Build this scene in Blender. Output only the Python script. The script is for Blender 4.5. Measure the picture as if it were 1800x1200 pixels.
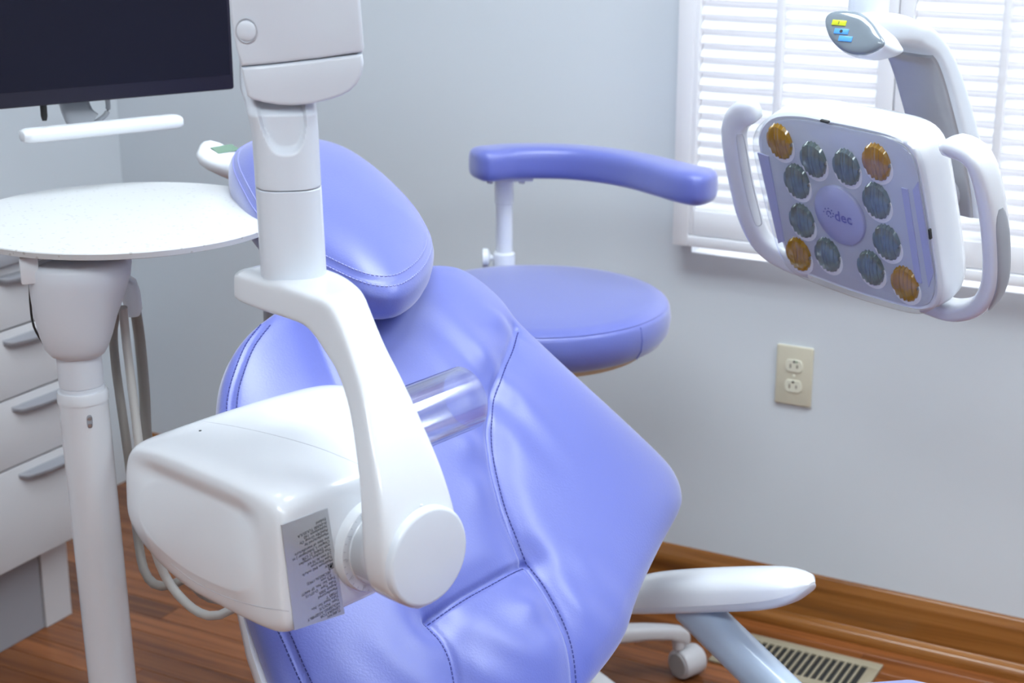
import bpy, bmesh, math, random
import numpy as np
from mathutils import Vector

random.seed(7); np.random.seed(7)
scn = bpy.context.scene
for o in list(bpy.data.objects): bpy.data.objects.remove(o)

# ------------------------------------------------------------------ camera
CAMH = 1.45
FPX = 2900.0                       # focal length for a 1800 px wide frame
PITCH = math.radians(17.06); YAW = math.radians(28.7)
cam_d = bpy.data.cameras.new('camera'); cam = bpy.data.objects.new('camera', cam_d)
scn.collection.objects.link(cam)
cam.location = (0, 0, CAMH)
cam.rotation_euler = (math.pi/2 - PITCH, 0, YAW)
cam_d.sensor_width = 36.0; cam_d.lens = FPX/1800*36.0
cam_d.clip_start = 0.02; cam_d.clip_end = 60
cam_d.dof.use_dof = True; cam_d.dof.focus_distance = 1.70; cam_d.dof.aperture_fstop = 9.0
scn.camera = cam

# ------------------------------------------------------------------ world and exposure
w = bpy.data.worlds.new('daylight'); scn.world = w; w.use_nodes = True
bg = w.node_tree.nodes['Background']
bg.inputs[0].default_value = (0.93, 0.96, 1.0, 1); bg.inputs[1].default_value = 2.4
scn.view_settings.view_transform = 'Standard'; scn.view_settings.look = 'None'
scn.view_settings.gamma = 1.0; scn.view_settings.use_curve_mapping = False
scn.view_settings.exposure = 0.22
PANEL_POWER = 14.0                  # emission of the ceiling panels
PANELS = [(-0.95, 1.65), (0.55, 2.10), (-0.45, -0.45), (1.50, -0.40)]  # the panel just behind the camera is added front fill for the whites

# ------------------------------------------------------------------ view geometry helpers
Z = np.array([0, 0, 1.0])
C0 = np.array([0, 0, CAMH])
H_ = np.array([-math.sin(YAW), math.cos(YAW), 0]); R_ = np.array([math.cos(YAW), math.sin(YAW), 0])
D_ = H_*math.cos(PITCH) - Z*math.sin(PITCH); U_ = np.cross(R_, D_)
def ray(px, py): return (D_*FPX + R_*(px-900) - U_*(py-600))/FPX
def at(px, py, d): return C0 + ray(px, py)*d
def onp(px, py, p0, n):
    d = ray(px, py); n = np.array(n, float)
    return C0 + d*(np.dot(np.array(p0)-C0, n)/np.dot(d, n))
def atz(px, py, z): return onp(px, py, (0, 0, z), Z)
def hdir(px, py):
    d = ray(px, py).copy(); d[2] = 0; d /= np.linalg.norm(d); return d, np.cross(d, Z)
def nrm(v): v = np.array(v, float); return v/np.linalg.norm(v)

# ------------------------------------------------------------------ materials
MATS = {}
def mat(name, col, rough=0.5, sheen=0.0, metal=0.0, coat=0.0, spec=0.5, noise=0.0, nscale=8.0, bump=0.0, bscale=200.0, trans=0.0, emis=None, estr=0.0):
    if name in MATS: return MATS[name]
    m = bpy.data.materials.new(name); m.use_nodes = True; nt = m.node_tree
    b = nt.nodes['Principled BSDF']
    b.inputs['Base Color'].default_value = (*col, 1); b.inputs['Roughness'].default_value = rough
    b.inputs['Metallic'].default_value = metal; b.inputs['Coat Weight'].default_value = coat
    b.inputs['Coat Roughness'].default_value = 0.08
    b.inputs['Sheen Weight'].default_value = sheen; b.inputs['Sheen Roughness'].default_value = 0.45
    b.inputs['Specular IOR Level'].default_value = spec
    b.inputs['Transmission Weight'].default_value = trans
    if emis: b.inputs['Emission Color'].default_value = (*emis, 1); b.inputs['Emission Strength'].default_value = estr
    tc = nt.nodes.new('ShaderNodeTexCoord')
    n = nt.nodes.new('ShaderNodeTexNoise'); n.inputs['Scale'].default_value = nscale; n.inputs['Detail'].default_value = 4
    nt.links.new(tc.outputs['Object'], n.inputs['Vector'])
    r = nt.nodes.new('ShaderNodeMixRGB')
    k = noise if noise > 0 else 0.02
    r.inputs[1].default_value = (*[c*(1-k) for c in col], 1); r.inputs[2].default_value = (*[min(1, c*(1+k)) for c in col], 1)
    nt.links.new(n.outputs['Fac'], r.inputs[0]); nt.links.new(r.outputs[0], b.inputs['Base Color'])
    if bump > 0:
        n2 = nt.nodes.new('ShaderNodeTexNoise'); n2.inputs['Scale'].default_value = bscale; n2.inputs['Detail'].default_value = 3
        nt.links.new(tc.outputs['Object'], n2.inputs['Vector'])
        bp = nt.nodes.new('ShaderNodeBump'); bp.inputs['Strength'].default_value = bump; bp.inputs['Distance'].default_value = 0.002
        nt.links.new(n2.outputs['Fac'], bp.inputs['Height']); nt.links.new(bp.outputs[0], b.inputs['Normal'])
    MATS[name] = m; return m

def wood_mat(name, c1, c2, c3, rough, grain=(1.4, 26, 26), rnd=0.25):
    m = bpy.data.materials.new(name); m.use_nodes = True; nt = m.node_tree; b = nt.nodes['Principled BSDF']
    g = nt.nodes.new('ShaderNodeNewGeometry'); oi = nt.nodes.new('ShaderNodeObjectInfo')
    mp = nt.nodes.new('ShaderNodeMapping'); mp.inputs['Scale'].default_value = grain
    ad = nt.nodes.new('ShaderNodeVectorMath'); ad.operation = 'ADD'
    sc = nt.nodes.new('ShaderNodeVectorMath'); sc.operation = 'SCALE'; sc.inputs[0].default_value = (37, 11, 5)
    nt.links.new(oi.outputs['Random'], sc.inputs['Scale'])
    nt.links.new(g.outputs['Position'], mp.inputs['Vector']); nt.links.new(mp.outputs[0], ad.inputs[0]); nt.links.new(sc.outputs[0], ad.inputs[1])
    n = nt.nodes.new('ShaderNodeTexNoise'); n.inputs['Scale'].default_value = 1.6; n.inputs['Detail'].default_value = 7; n.inputs['Roughness'].default_value = 0.62
    n.inputs['Distortion'].default_value = 0.6
    nt.links.new(ad.outputs[0], n.inputs['Vector'])
    cr = nt.nodes.new('ShaderNodeValToRGB'); e = cr.color_ramp.elements
    e[0].position = 0.30; e[0].color = (*c1, 1); e[1].position = 0.72; e[1].color = (*c3, 1)
    k = e.new(0.5); k.color = (*c2, 1)
    nt.links.new(n.outputs['Fac'], cr.inputs[0])
    hs = nt.nodes.new('ShaderNodeHueSaturation')
    mr = nt.nodes.new('ShaderNodeMapRange'); mr.inputs['To Min'].default_value = 1-rnd; mr.inputs['To Max'].default_value = 1+rnd
    nt.links.new(oi.outputs['Random'], mr.inputs['Value']); nt.links.new(mr.outputs[0], hs.inputs['Value'])
    nt.links.new(cr.outputs[0], hs.inputs['Color']); nt.links.new(hs.outputs[0], b.inputs['Base Color'])
    b.inputs['Roughness'].default_value = rough
    bp = nt.nodes.new('ShaderNodeBump'); bp.inputs['Strength'].default_value = 0.08; bp.inputs['Distance'].default_value = 0.002
    nt.links.new(n.outputs['Fac'], bp.inputs['Height']); nt.links.new(bp.outputs[0], b.inputs['Normal'])
    MATS[name] = m; return m

def clear_mat(name, tint=(1, 1, 1), rough=0.02, ior=1.45, base=0.0):
    m = bpy.data.materials.new(name); m.use_nodes = True; nt = m.node_tree
    for n in list(nt.nodes): nt.nodes.remove(n)
    out = nt.nodes.new('ShaderNodeOutputMaterial'); mx = nt.nodes.new('ShaderNodeMixShader')
    tr = nt.nodes.new('ShaderNodeBsdfTransparent'); tr.inputs[0].default_value = (*tint, 1)
    gl = nt.nodes.new('ShaderNodeBsdfGlossy'); gl.inputs['Roughness'].default_value = rough
    fr = nt.nodes.new('ShaderNodeLayerWeight'); fr.inputs['Blend'].default_value = 0.5
    pw = nt.nodes.new('ShaderNodeMath'); pw.operation = 'POWER'; pw.inputs[1].default_value = ior
    ma = nt.nodes.new('ShaderNodeMath'); ma.operation = 'MULTIPLY_ADD'; ma.use_clamp = True; ma.inputs[1].default_value = 0.85; ma.inputs[2].default_value = base
    nt.links.new(fr.outputs['Facing'], pw.inputs[0]); nt.links.new(pw.outputs[0], ma.inputs[0]); nt.links.new(ma.outputs[0], mx.inputs[0])
    nt.links.new(tr.outputs[0], mx.inputs[1]); nt.links.new(gl.outputs[0], mx.inputs[2]); nt.links.new(mx.outputs[0], out.inputs[0])
    MATS[name] = m; return m

def emit_mat(name, col, s):
    m = bpy.data.materials.new(name); m.use_nodes = True; nt = m.node_tree
    b = nt.nodes['Principled BSDF']; b.inputs['Base Color'].default_value = (*col, 1)
    b.inputs['Emission Color'].default_value = (*col, 1); b.inputs['Emission Strength'].default_value = s
    MATS[name] = m; return m

M_wall = mat('wall_paint', (0.66, 0.70, 0.745), 0.55, noise=0.015, nscale=3, bump=0.12, bscale=90)
M_ceil = mat('ceiling_paint', (0.85, 0.85, 0.86), 0.8, bump=0.2, bscale=60)
M_trimw = mat('white_trim_paint', (0.84, 0.84, 0.87), 0.35)
M_slat = mat('white_louver_paint', (0.86, 0.86, 0.89), 0.4)
M_floor = wood_mat('oak_floor', (0.11, 0.033, 0.009), (0.225, 0.072, 0.020), (0.33, 0.115, 0.034), 0.26)
M_base = wood_mat('oak_trim', (0.13, 0.045, 0.009), (0.25, 0.092, 0.019), (0.36, 0.150, 0.038), 0.18, (1.0, 16, 22), 0.0)
M_white = mat('gloss_white_plastic', (0.76, 0.78, 0.82), 0.22, coat=0.5)
M_whiteg = mat('satin_white_enamel', (0.72, 0.76, 0.83), 0.3, coat=0.2)
M_whitem = mat('matt_white_plastic', (0.74, 0.77, 0.83), 0.4)
M_ivory = mat('ivory_plastic', (0.62, 0.58, 0.46), 0.35)
M_ivory2 = mat('ivory_plastic_light', (0.72, 0.70, 0.58), 0.3)
M_dark = mat('dark_slot', (0.02, 0.02, 0.02), 0.6)
M_brownslot = mat('brass_slot', (0.10, 0.07, 0.04), 0.5)
M_green = mat('green_plastic', (0.08, 0.25, 0.12), 0.4)
M_vinyl = mat('periwinkle_vinyl', (0.112, 0.138, 0.47), 0.40, sheen=0.55, spec=0.8, noise=0.025, nscale=5, bump=0.10, bscale=420)
M_thread = mat('periwinkle_thread', (0.36, 0.38, 0.78), 0.7)
M_threadd = mat('dark_blue_thread', (0.05, 0.06, 0.25), 0.7)
M_grey = mat('grey_plastic', (0.36, 0.38, 0.42), 0.35, coat=0.2)
M_greyd = mat('smoked_grey_plastic', (0.38, 0.38, 0.41), 0.15, coat=0.6, noise=0.12, nscale=14)
M_paleblue = mat('pale_blue_enamel', (0.42, 0.50, 0.62), 0.3, coat=0.3)
M_cab = mat('grey_laminate', (0.62, 0.605, 0.62), 0.5)
M_cabd = mat('dark_grey_laminate', (0.33, 0.33, 0.36), 0.55)
M_handle = mat('grey_handle', (0.30, 0.30, 0.33), 0.35)
M_screen = mat('monitor_black', (0.008, 0.008, 0.018), 0.25, spec=0.2)
M_bezel = mat('monitor_bezel', (0.018, 0.016, 0.030), 0.45, spec=0.2)
M_metal = mat('steel', (0.55, 0.55, 0.56), 0.28, metal=1.0)
M_hose = mat('taupe_hose', (0.27, 0.245, 0.225), 0.5)
M_hosel = mat('light_grey_hose', (0.45, 0.43, 0.41), 0.45)
M_vent = mat('tan_metal', (0.36, 0.31, 0.22), 0.45)
M_caster = mat('grey_caster', (0.55, 0.54, 0.56), 0.4)
M_label = mat('silver_label', (0.50, 0.51, 0.54), 0.28, metal=0.4)
M_ink = mat('black_ink', (0.03, 0.03, 0.035), 0.6)
M_inkl = mat('grey_ink', (0.45, 0.46, 0.5), 0.6)
M_clear = clear_mat('clear_acrylic', (0.98, 0.985, 1.0), 0.10, 2.6, 0.12)
M_cover = clear_mat('clear_cover', (0.96, 0.97, 0.98), 0.03, 4.0, 0.03)
M_glass = clear_mat('window_glass', (0.97, 0.98, 0.99), 0.01, 5.0, 0.04)
M_panelw = mat('lamp_reflector_white', (0.54, 0.57, 0.63), 0.3, coat=0.3)
M_lamplav = mat('lamp_lavender', (0.43, 0.45, 0.67), 0.3, coat=0.3)
M_logo = mat('logo_blue', (0.16, 0.17, 0.46), 0.4)
M_lensg = mat('smoky_teal_glass', (0.15, 0.20, 0.20), 0.08, coat=1.0, noise=0.45, nscale=90)
M_lensa = mat('amber_glass', (0.36, 0.19, 0.008), 0.08, coat=1.0, noise=0.4, nscale=90)
M_lcd = mat('green_lcd', (0.16, 0.26, 0.19), 0.2)
M_yel = mat('yellow_green_key', (0.60, 0.66, 0.03), 0.3)
M_blu = mat('blue_key', (0.10, 0.36, 0.85), 0.3)
M_out = mat('outside_ground', (0.6, 0.62, 0.6), 0.9)
M_emit = emit_mat('ceiling_panel_light', (0.845, 0.95, 1.0), PANEL_POWER)
# speckled solid surface for the tray
def speckle():
    m = bpy.data.materials.new('speckled_solid_surface'); m.use_nodes = True; nt = m.node_tree; b = nt.nodes['Principled BSDF']
    tc = nt.nodes.new('ShaderNodeTexCoord'); v = nt.nodes.new('ShaderNodeTexVoronoi'); v.inputs['Scale'].default_value = 190
    nt.links.new(tc.outputs['Object'], v.inputs['Vector'])
    sx = nt.nodes.new('ShaderNodeSeparateColor'); nt.links.new(v.outputs['Color'], sx.inputs[0])
    a = nt.nodes.new('ShaderNodeMath'); a.operation = 'GREATER_THAN'; a.inputs[1].default_value = 0.86; nt.links.new(sx.outputs[0], a.inputs[0])
    c = nt.nodes.new('ShaderNodeMath'); c.operation = 'LESS_THAN'; c.inputs[1].default_value = 0.35; nt.links.new(v.outputs['Distance'], c.inputs[0])
    mm = nt.nodes.new('ShaderNodeMath'); mm.operation = 'MULTIPLY'; nt.links.new(a.outputs[0], mm.inputs[0]); nt.links.new(c.outputs[0], mm.inputs[1])
    mx = nt.nodes.new('ShaderNodeMixRGB'); mx.inputs[1].default_value = (0.64, 0.645, 0.655, 1); mx.inputs[2].default_value = (0.50, 0.49, 0.48, 1)
    nt.links.new(mm.outputs[0], mx.inputs[0]); nt.links.new(mx.outputs[0], b.inputs['Base Color']); b.inputs['Roughness'].default_value = 0.3
    return m
M_speckle = speckle()

# ------------------------------------------------------------------ object helpers
ROOT = {}
def base_of(p):
    while p is not None and p.name not in ROOT: p = p.parent
    return ROOT[p.name] if p is not None else np.zeros(3)
def thing(name, loc, label=None, cat=None, group=None, kind=None):
    o = bpy.data.objects.new(name, None); scn.collection.objects.link(o)
    o.empty_display_size = 0.05; o.location = tuple(loc); ROOT[o.name] = np.array(loc, float)
    if label: o['label'] = label
    if cat: o['category'] = cat
    if group: o['group'] = group
    if kind: o['kind'] = kind
    return o
def tag(o, label, cat, group=None):
    o['label'] = label; o['category'] = cat
    if group: o['group'] = group
    return o
def mesh(name, verts, faces, m, parent=None, smooth=True, angle=35, kind=None, label=None, mats=None, midx=None):
    b = base_of(parent)
    me = bpy.data.meshes.new(name)
    me.from_pydata([tuple(np.array(v, float)-b) for v in verts], [], [list(map(int, f)) for f in faces])
    for mm in (mats or [m]): me.materials.append(mm)
    if midx is not None: me.polygons.foreach_set('material_index', midx)
    bm = bmesh.new(); bm.from_mesh(me); bmesh.ops.recalc_face_normals(bm, faces=bm.faces); bm.to_mesh(me); bm.free()
    if smooth:
        me.polygons.foreach_set('use_smooth', [True]*len(me.polygons)); me.set_sharp_from_angle(angle=math.radians(angle))
    me.update()
    o = bpy.data.objects.new(name, me); scn.collection.objects.link(o)
    if parent is not None: o.parent = parent
    if kind: o['kind'] = kind
    if label: o['label'] = label
    return o
def from_bm(name, bm, m, parent=None, **k):
    bm.verts.ensure_lookup_table(); bm.verts.index_update()
    vs = [v.co[:] for v in bm.verts]; fs = [[v.index for v in f.verts] for f in bm.faces]; bm.free()
    return mesh(name, vs, fs, m, parent, **k)
def box_geo(c, ax, ay, az, sx, sy, sz, r=0.0, seg=2):
    """box with centre c, axes and full sizes; r = bevel radius; returns verts, faces"""
    bm = bmesh.new(); bmesh.ops.create_cube(bm, size=1.0)
    for v in bm.verts: v.co = Vector((v.co.x*sx, v.co.y*sy, v.co.z*sz))
    if r > 0: bmesh.ops.bevel(bm, geom=list(bm.edges), offset=r, segments=seg, affect='EDGES', profile=0.5)
    bm.verts.ensure_lookup_table(); bm.verts.index_update()
    c = np.array(c, float)
    vs = [c + ax*v.co.x + ay*v.co.y + az*v.co.z for v in bm.verts]
    fs = [[v.index for v in f.verts] for f in bm.faces]; bm.free(); return vs, fs
X_ = np.array([1.0, 0, 0]); Y_ = np.array([0, 1.0, 0])
def box(name, lo, hi, m, parent=None, r=0.0, **k):
    lo = np.array(lo, float); hi = np.array(hi, float)
    vs, fs = box_geo((lo+hi)/2, X_, Y_, Z, *(hi-lo), r)
    return mesh(name, vs, fs, m, parent, **k)
def obox(name, c, ax, ay, az, sx, sy, sz, m, parent=None, r=0.0, seg=2, **k):
    vs, fs = box_geo(c, ax, ay, az, sx, sy, sz, r, seg); return mesh(name, vs, fs, m, parent, **k)
def join(*geos):
    V, Fc = [], []
    for vs, fs in geos:
        n = len(V); V += list(vs); Fc += [[i+n for i in f] for f in fs]
    return V, Fc
def loft_geo(rings, cap=True, close=False):
    n = len(rings[0]); V = [p for r in rings for p in r]; Fc = []
    K = len(rings)
    for i in range(K if close else K-1):
        a = i*n; b = ((i+1) % K)*n
        for j in range(n):
            k = (j+1) % n; Fc.append([a+j, a+k, b+k, b+j])
    if cap and not close:
        Fc.append(list(range(n))[::-1]); Fc.append([(K-1)*n+j for j in range(n)])
    return V, Fc
def sring(c, ax, ay, a, b, n=2.0, N=32):
    out = []
    for i in range(N):
        t = 2*math.pi*(i+0.5)/N; ct, st = math.cos(t), math.sin(t)
        x = a*math.copysign(abs(ct)**(2/n), ct); y = b*math.copysign(abs(st)**(2/n), st)
        out.append(np.array(c)+ax*x+ay*y)
    return out
def spline(pts, n=40, closed=False):
    P = np.array(pts, float); m = len(P); out = []
    segs = m if closed else m-1
    # centripetal-ish Catmull-Rom, uniform, resampled by arc length
    dense = []
    for i in range(segs):
        if closed: p0, p1, p2, p3 = P[(i-1) % m], P[i], P[(i+1) % m], P[(i+2) % m]
        else:
            p1, p2 = P[i], P[i+1]; p0 = P[i-1] if i > 0 else 2*p1-p2; p3 = P[i+2] if i+2 < m else 2*p2-p1
        for t in np.linspace(0, 1, 24, endpoint=False):
            dense.append(0.5*((2*p1)+(-p0+p2)*t+(2*p0-5*p1+4*p2-p3)*t*t+(-p0+3*p1-3*p2+p3)*t**3))
    dense.append(P[0] if closed else P[-1]); dense = np.array(dense)
    s = np.r_[0, np.cumsum(np.linalg.norm(np.diff(dense, axis=0), axis=1))]
    u = np.linspace(0, s[-1], n+1 if closed else n)
    res = np.array([np.interp(u, s, dense[:, k]) for k in range(dense.shape[1])]).T
    return res[:-1] if closed else res
def frames(path, ref):
    """tangent, side, up along a path with up near ref"""
    T = np.gradient(path, axis=0); T /= np.linalg.norm(T, axis=1)[:, None]
    out = []
    for t in T:
        s = np.cross(t, ref); s /= np.linalg.norm(s)+1e-9; out.append((t, s, np.cross(s, t)))
    return out
def tube_geo(path, r, N=12, ref=(0.13, 0.21, 0.97), sx=1.0, sy=1.0, n=2.0, cap=True):
    path = np.array(path, float); fr = frames(path, np.array(ref, float))
    r = np.broadcast_to(r, (len(path),))
    return loft_geo([sring(p, s, u, rr*sx, rr*sy, n, N) for p, (t, s, u), rr in zip(path, fr, r)], cap)
def lathe_geo(c, axis, prof, N=32, ex=None):
    """prof: list of (distance along axis, radius)"""
    axis = nrm(axis); ex = nrm(np.cross(axis, [0.3, 0.5, 0.81])) if ex is None else ex; ey = np.cross(axis, ex)
    return loft_geo([sring(np.array(c)+axis*h, ex, ey, max(r, 1e-5), max(r, 1e-5), 2, N) for h, r in prof])
def prism_geo(pts, n, depth, bev=0.0, seg=3, both=True):
    """pts: planar 3D loop; extruded by -n*depth, rims bevelled"""
    bm = bmesh.new(); n = np.array(n, float)
    a = [bm.verts.new(tuple(p)) for p in pts]; b = [bm.verts.new(tuple(np.array(p)-n*depth)) for p in pts]
    fa = bm.faces.new(a); fb = bm.faces.new(b[::-1]); k = len(pts)
    for i in range(k): bm.faces.new([a[i], b[i], b[(i+1) % k], a[(i+1) % k]])
    bmesh.ops.recalc_face_normals(bm, faces=bm.faces)
    if bev > 0:
        ed = list(fa.edges)+(list(fb.edges) if both else [])
        bmesh.ops.bevel(bm, geom=ed, offset=bev, segments=seg, affect='EDGES', profile=0.5)
    bm.verts.ensure_lookup_table(); bm.verts.index_update()
    vs = [np.array(v.co) for v in bm.verts]; fs = [[v.index for v in f.verts] for f in bm.faces]; bm.free(); return vs, fs
def text_geo(s, size, o, ex, ey, bold=0.0, align='LEFT', shear=0.0):
    cu = bpy.data.curves.new('lettering', 'FONT'); cu.body = s; cu.size = size; cu.align_x = align; cu.offset = bold; cu.shear = shear
    cu.resolution_u = 2
    ob = bpy.data.objects.new('lettering', cu); scn.collection.objects.link(ob)
    dg = bpy.context.evaluated_depsgraph_get(); me = ob.evaluated_get(dg).to_mesh()
    vs = [np.array(o)+ex*v.co.x+ey*v.co.y for v in me.vertices]; fs = [list(p.vertices) for p in me.polygons]
    ob.evaluated_get(dg).to_mesh_clear(); bpy.data.objects.remove(ob); bpy.data.curves.remove(cu)
    return vs, fs

# ================================================================== ROOM
YW, XL, XR, YB, HC = 2.79, -2.53, 2.6, -3.2, 2.55
fl = box('floor', (XL, YB, -0.06), (XR, YW, -0.004), M_floor, smooth=False); fl['kind'] = 'structure'
# strip oak planks, each a piece of the floor
PWD = 0.0572
pl_mesh = {}
yy = YW-0.004; row = 0
while yy-PWD > 0.95:
    x = XL-random.uniform(0, 0.9)
    while x < 0.55:
        Lp = random.choice([0.62, 0.85, 1.05]); x1 = x+Lp
        if x1 > XL+0.05:
            key = Lp
            if key not in pl_mesh:
                vs, fs = box_geo((Lp/2, -PWD/2, -0.006), X_, Y_, Z, Lp-0.0008, PWD-0.0009, 0.012, 0.0006, 1)
                me = bpy.data.meshes.new('plank'); me.from_pydata([tuple(v) for v in vs], [], fs); me.materials.append(M_floor); pl_mesh[key] = me
            xs = max(x, XL)
            o = bpy.data.objects.new('plank', pl_mesh[key]); scn.collection.objects.link(o); o.parent = fl
            o.location = (xs if x >= XL else x, yy, 0)
            if x < XL: o.scale.x = (x1-XL)/Lp; o.location.x = XL
        x = x1
    yy -= PWD; row += 1
ce = box('ceiling', (XL-0.15, YB-0.15, HC), (XR+0.15, YW+0.15, HC+0.1), M_ceil, smooth=False); ce['kind'] = 'structure'
# window opening in the back wall
WX0, WX1, WZ0, WZ1 = -1.145, 0.330, 0.704, 2.05
TW = 0.14
def wbox(lo, hi): return box_geo((np.array(lo)+np.array(hi))/2, X_, Y_, Z, *(np.array(hi)-np.array(lo)))
g = join(wbox((XL-0.15, YW, -0.06), (WX0, YW+TW, HC)), wbox((WX1, YW, -0.06), (XR+0.15, YW+TW, HC)),
         wbox((WX0, YW, -0.06), (WX1, YW+TW, WZ0)), wbox((WX0, YW, WZ1), (WX1, YW+TW, HC)))
wb = mesh('wall_back', *g, M_wall, smooth=False); wb['kind'] = 'structure'
o = box('wall_left', (XL-0.15, YB, -0.06), (XL, YW, HC), M_wall, smooth=False); o['kind'] = 'structure'
o = box('wall_right', (XR, YB, -0.06), (XR+0.15, YW, HC), M_wall, smooth=False); o['kind'] = 'structure'
o = box('wall_front', (XL-0.15, YB-0.15, -0.06), (XR+0.15, YB, HC), M_wall, smooth=False); o['kind'] = 'structure'
# baseboard with shoe moulding
def extr_x(name, prof, x0, x1, m, parent=None):
    a = [np.array([x0, y, z]) for y, z in prof]; b = [np.array([x1, y, z]) for y, z in prof]
    return mesh(name, *loft_geo([a, b]), m, parent, angle=50)
bb = extr_x('baseboard_back', [(YW, 0), (YW-0.014, 0), (YW-0.014, 0.088), (YW-0.0125, 0.094), (YW-0.009, 0.098), (YW-0.008, 0.104), (YW-0.005, 0.108), (YW, 0.109)], XL, XR, M_base); bb['kind'] = 'structure'
extr_x('shoe_moulding', [(YW-0.014, 0), (YW-0.032, 0), (YW-0.032, 0.008)]+[(YW-0.014-0.018*math.cos(t), 0.008+0.016*math.sin(t)) for t in np.linspace(0.1, 1.5, 8)]+[(YW-0.014, 0.026)], XL, XR, M_base, bb)

# ---------------------------------------------------------------- window with louvred shutters
win = thing('window_1', (WX0, YW-0.04, WZ0), kind='structure')
YF = YW-0.045
FZ0, FX0 = 0.727, -1.166
FX1, FZ1 = 0.345, 2.06
box('shutter_frame', (FX0, YF, FZ0), (FX0+0.030, YW-0.001, FZ1), M_trimw, win, r=0.002)
box('shutter_frame', (FX1-0.03, YF, FZ0), (FX1, YW-0.001, FZ1), M_trimw, win, r=0.002)
box('shutter_frame', (FX0+0.03, YF, FZ1-0.03), (FX1-0.03, YW-0.001, FZ1), M_trimw, win, r=0.002)
box('shutter_frame', (FX0+0.03, YF, FZ0), (FX1-0.03, YW-0.022, FZ0+0.020), M_trimw, win, r=0.002)
box('window_sill', (WX0, YW+0.002, WZ0-0.01), (WX1, YW+TW-0.005, WZ0+0.001), M_trimw, win)
pn = box('pane', (WX0, YW+0.085, WZ0), (WX1, YW+0.089, WZ1), M_glass, win, smooth=False)
slat_me = {}
def shutter(x0, x1, stile_l, stile_r, rodx):
    root = box('shutter_panel', (x0, YF+0.004, FZ0+0.022), (x0+stile_l, YF+0.030, FZ1-0.032), M_trimw, win, r=0.0015)
    box('stile', (x1-stile_r, YF+0.004, FZ0+0.022), (x1, YF+0.030, FZ1-0.032), M_trimw, root, r=0.0015)
    box('rail', (x0+stile_l, YF+0.004, FZ0+0.022), (x1-stile_r, YF+0.030, FZ0+0.068), M_trimw, root, r=0.0015)
    box('rail', (x0+stile_l, YF+0.004, FZ1-0.09), (x1-stile_r, YF+0.030, FZ1-0.032), M_trimw, root, r=0.0015)
    a, b = x0+stile_l+0.001, x1-stile_r-0.001; Ls = b-a
    if Ls not in slat_me:
        tl = math.radians(50); ex = np.array([0, math.cos(tl), math.sin(tl)]); ez = np.array([0, -math.sin(tl), math.cos(tl)])
        ring0 = sring((0, 0, 0), ex, ez, 0.0155, 0.0034, 2.3, 12); ring1 = [p+np.array([Ls, 0, 0]) for p in ring0]
        vs, fs = loft_geo([ring0, ring1]); me = bpy.data.meshes.new('slat'); me.from_pydata([tuple(v) for v in vs], [], fs); me.materials.append(M_slat)
        me.polygons.foreach_set('use_smooth', [True]*len(me.polygons)); me.set_sharp_from_angle(angle=math.radians(60)); slat_me[Ls] = me
    bb_ = base_of(win); zc = FZ0+0.081
    while zc < FZ1-0.10:
        o = bpy.data.objects.new('slat', slat_me[Ls]); scn.collection.objects.link(o); o.parent = root
        o.location = tuple(np.array([a, YF+0.019, zc])-bb_); zc += 0.0250
    box('tilt_rod', (rodx-0.0065, YF-0.010, FZ0+0.085), (rodx+0.0065, YF+0.002, FZ1-0.12), M_trimw, root, r=0.002)
shutter(-1.1365, -0.772, 0.010, 0.030, -0.974)
shutter(-0.770, -0.408, 0.024, 0.030, -0.592)
shutter(-0.406, -0.044, 0.030, 0.030, -0.225)
shutter(-0.042, 0.313, 0.030, 0.010, 0.135)

# ---------------------------------------------------------------- ceiling panel lights
for i, (x, y) in enumerate(PANELS):
    t = thing('ceiling_light', (x, y, HC), ['flat white ceiling light panel right above the dental chair', 'flat white ceiling light panel by the window side', 'flat white fill light panel added on the ceiling behind the photographer', 'flat white ceiling light panel far to the right behind'][i], 'ceiling light', 'ceiling light panels')
    mesh('frame', *join(wbox((x-0.62, y-0.32, HC-0.02), (x-0.59, y+0.32, HC)), wbox((x+0.59, y-0.32, HC-0.02), (x+0.62, y+0.32, HC)),
         wbox((x-0.59, y-0.32, HC-0.02), (x+0.59, y-0.29, HC)), wbox((x-0.59, y+0.29, HC-0.02), (x+0.59, y+0.32, HC))), M_trimw, t, smooth=False)
    box('diffuser', (x-0.59, y-0.29, HC-0.012), (x+0.59, y+0.29, HC-0.004), M_emit, t, smooth=False)

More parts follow.
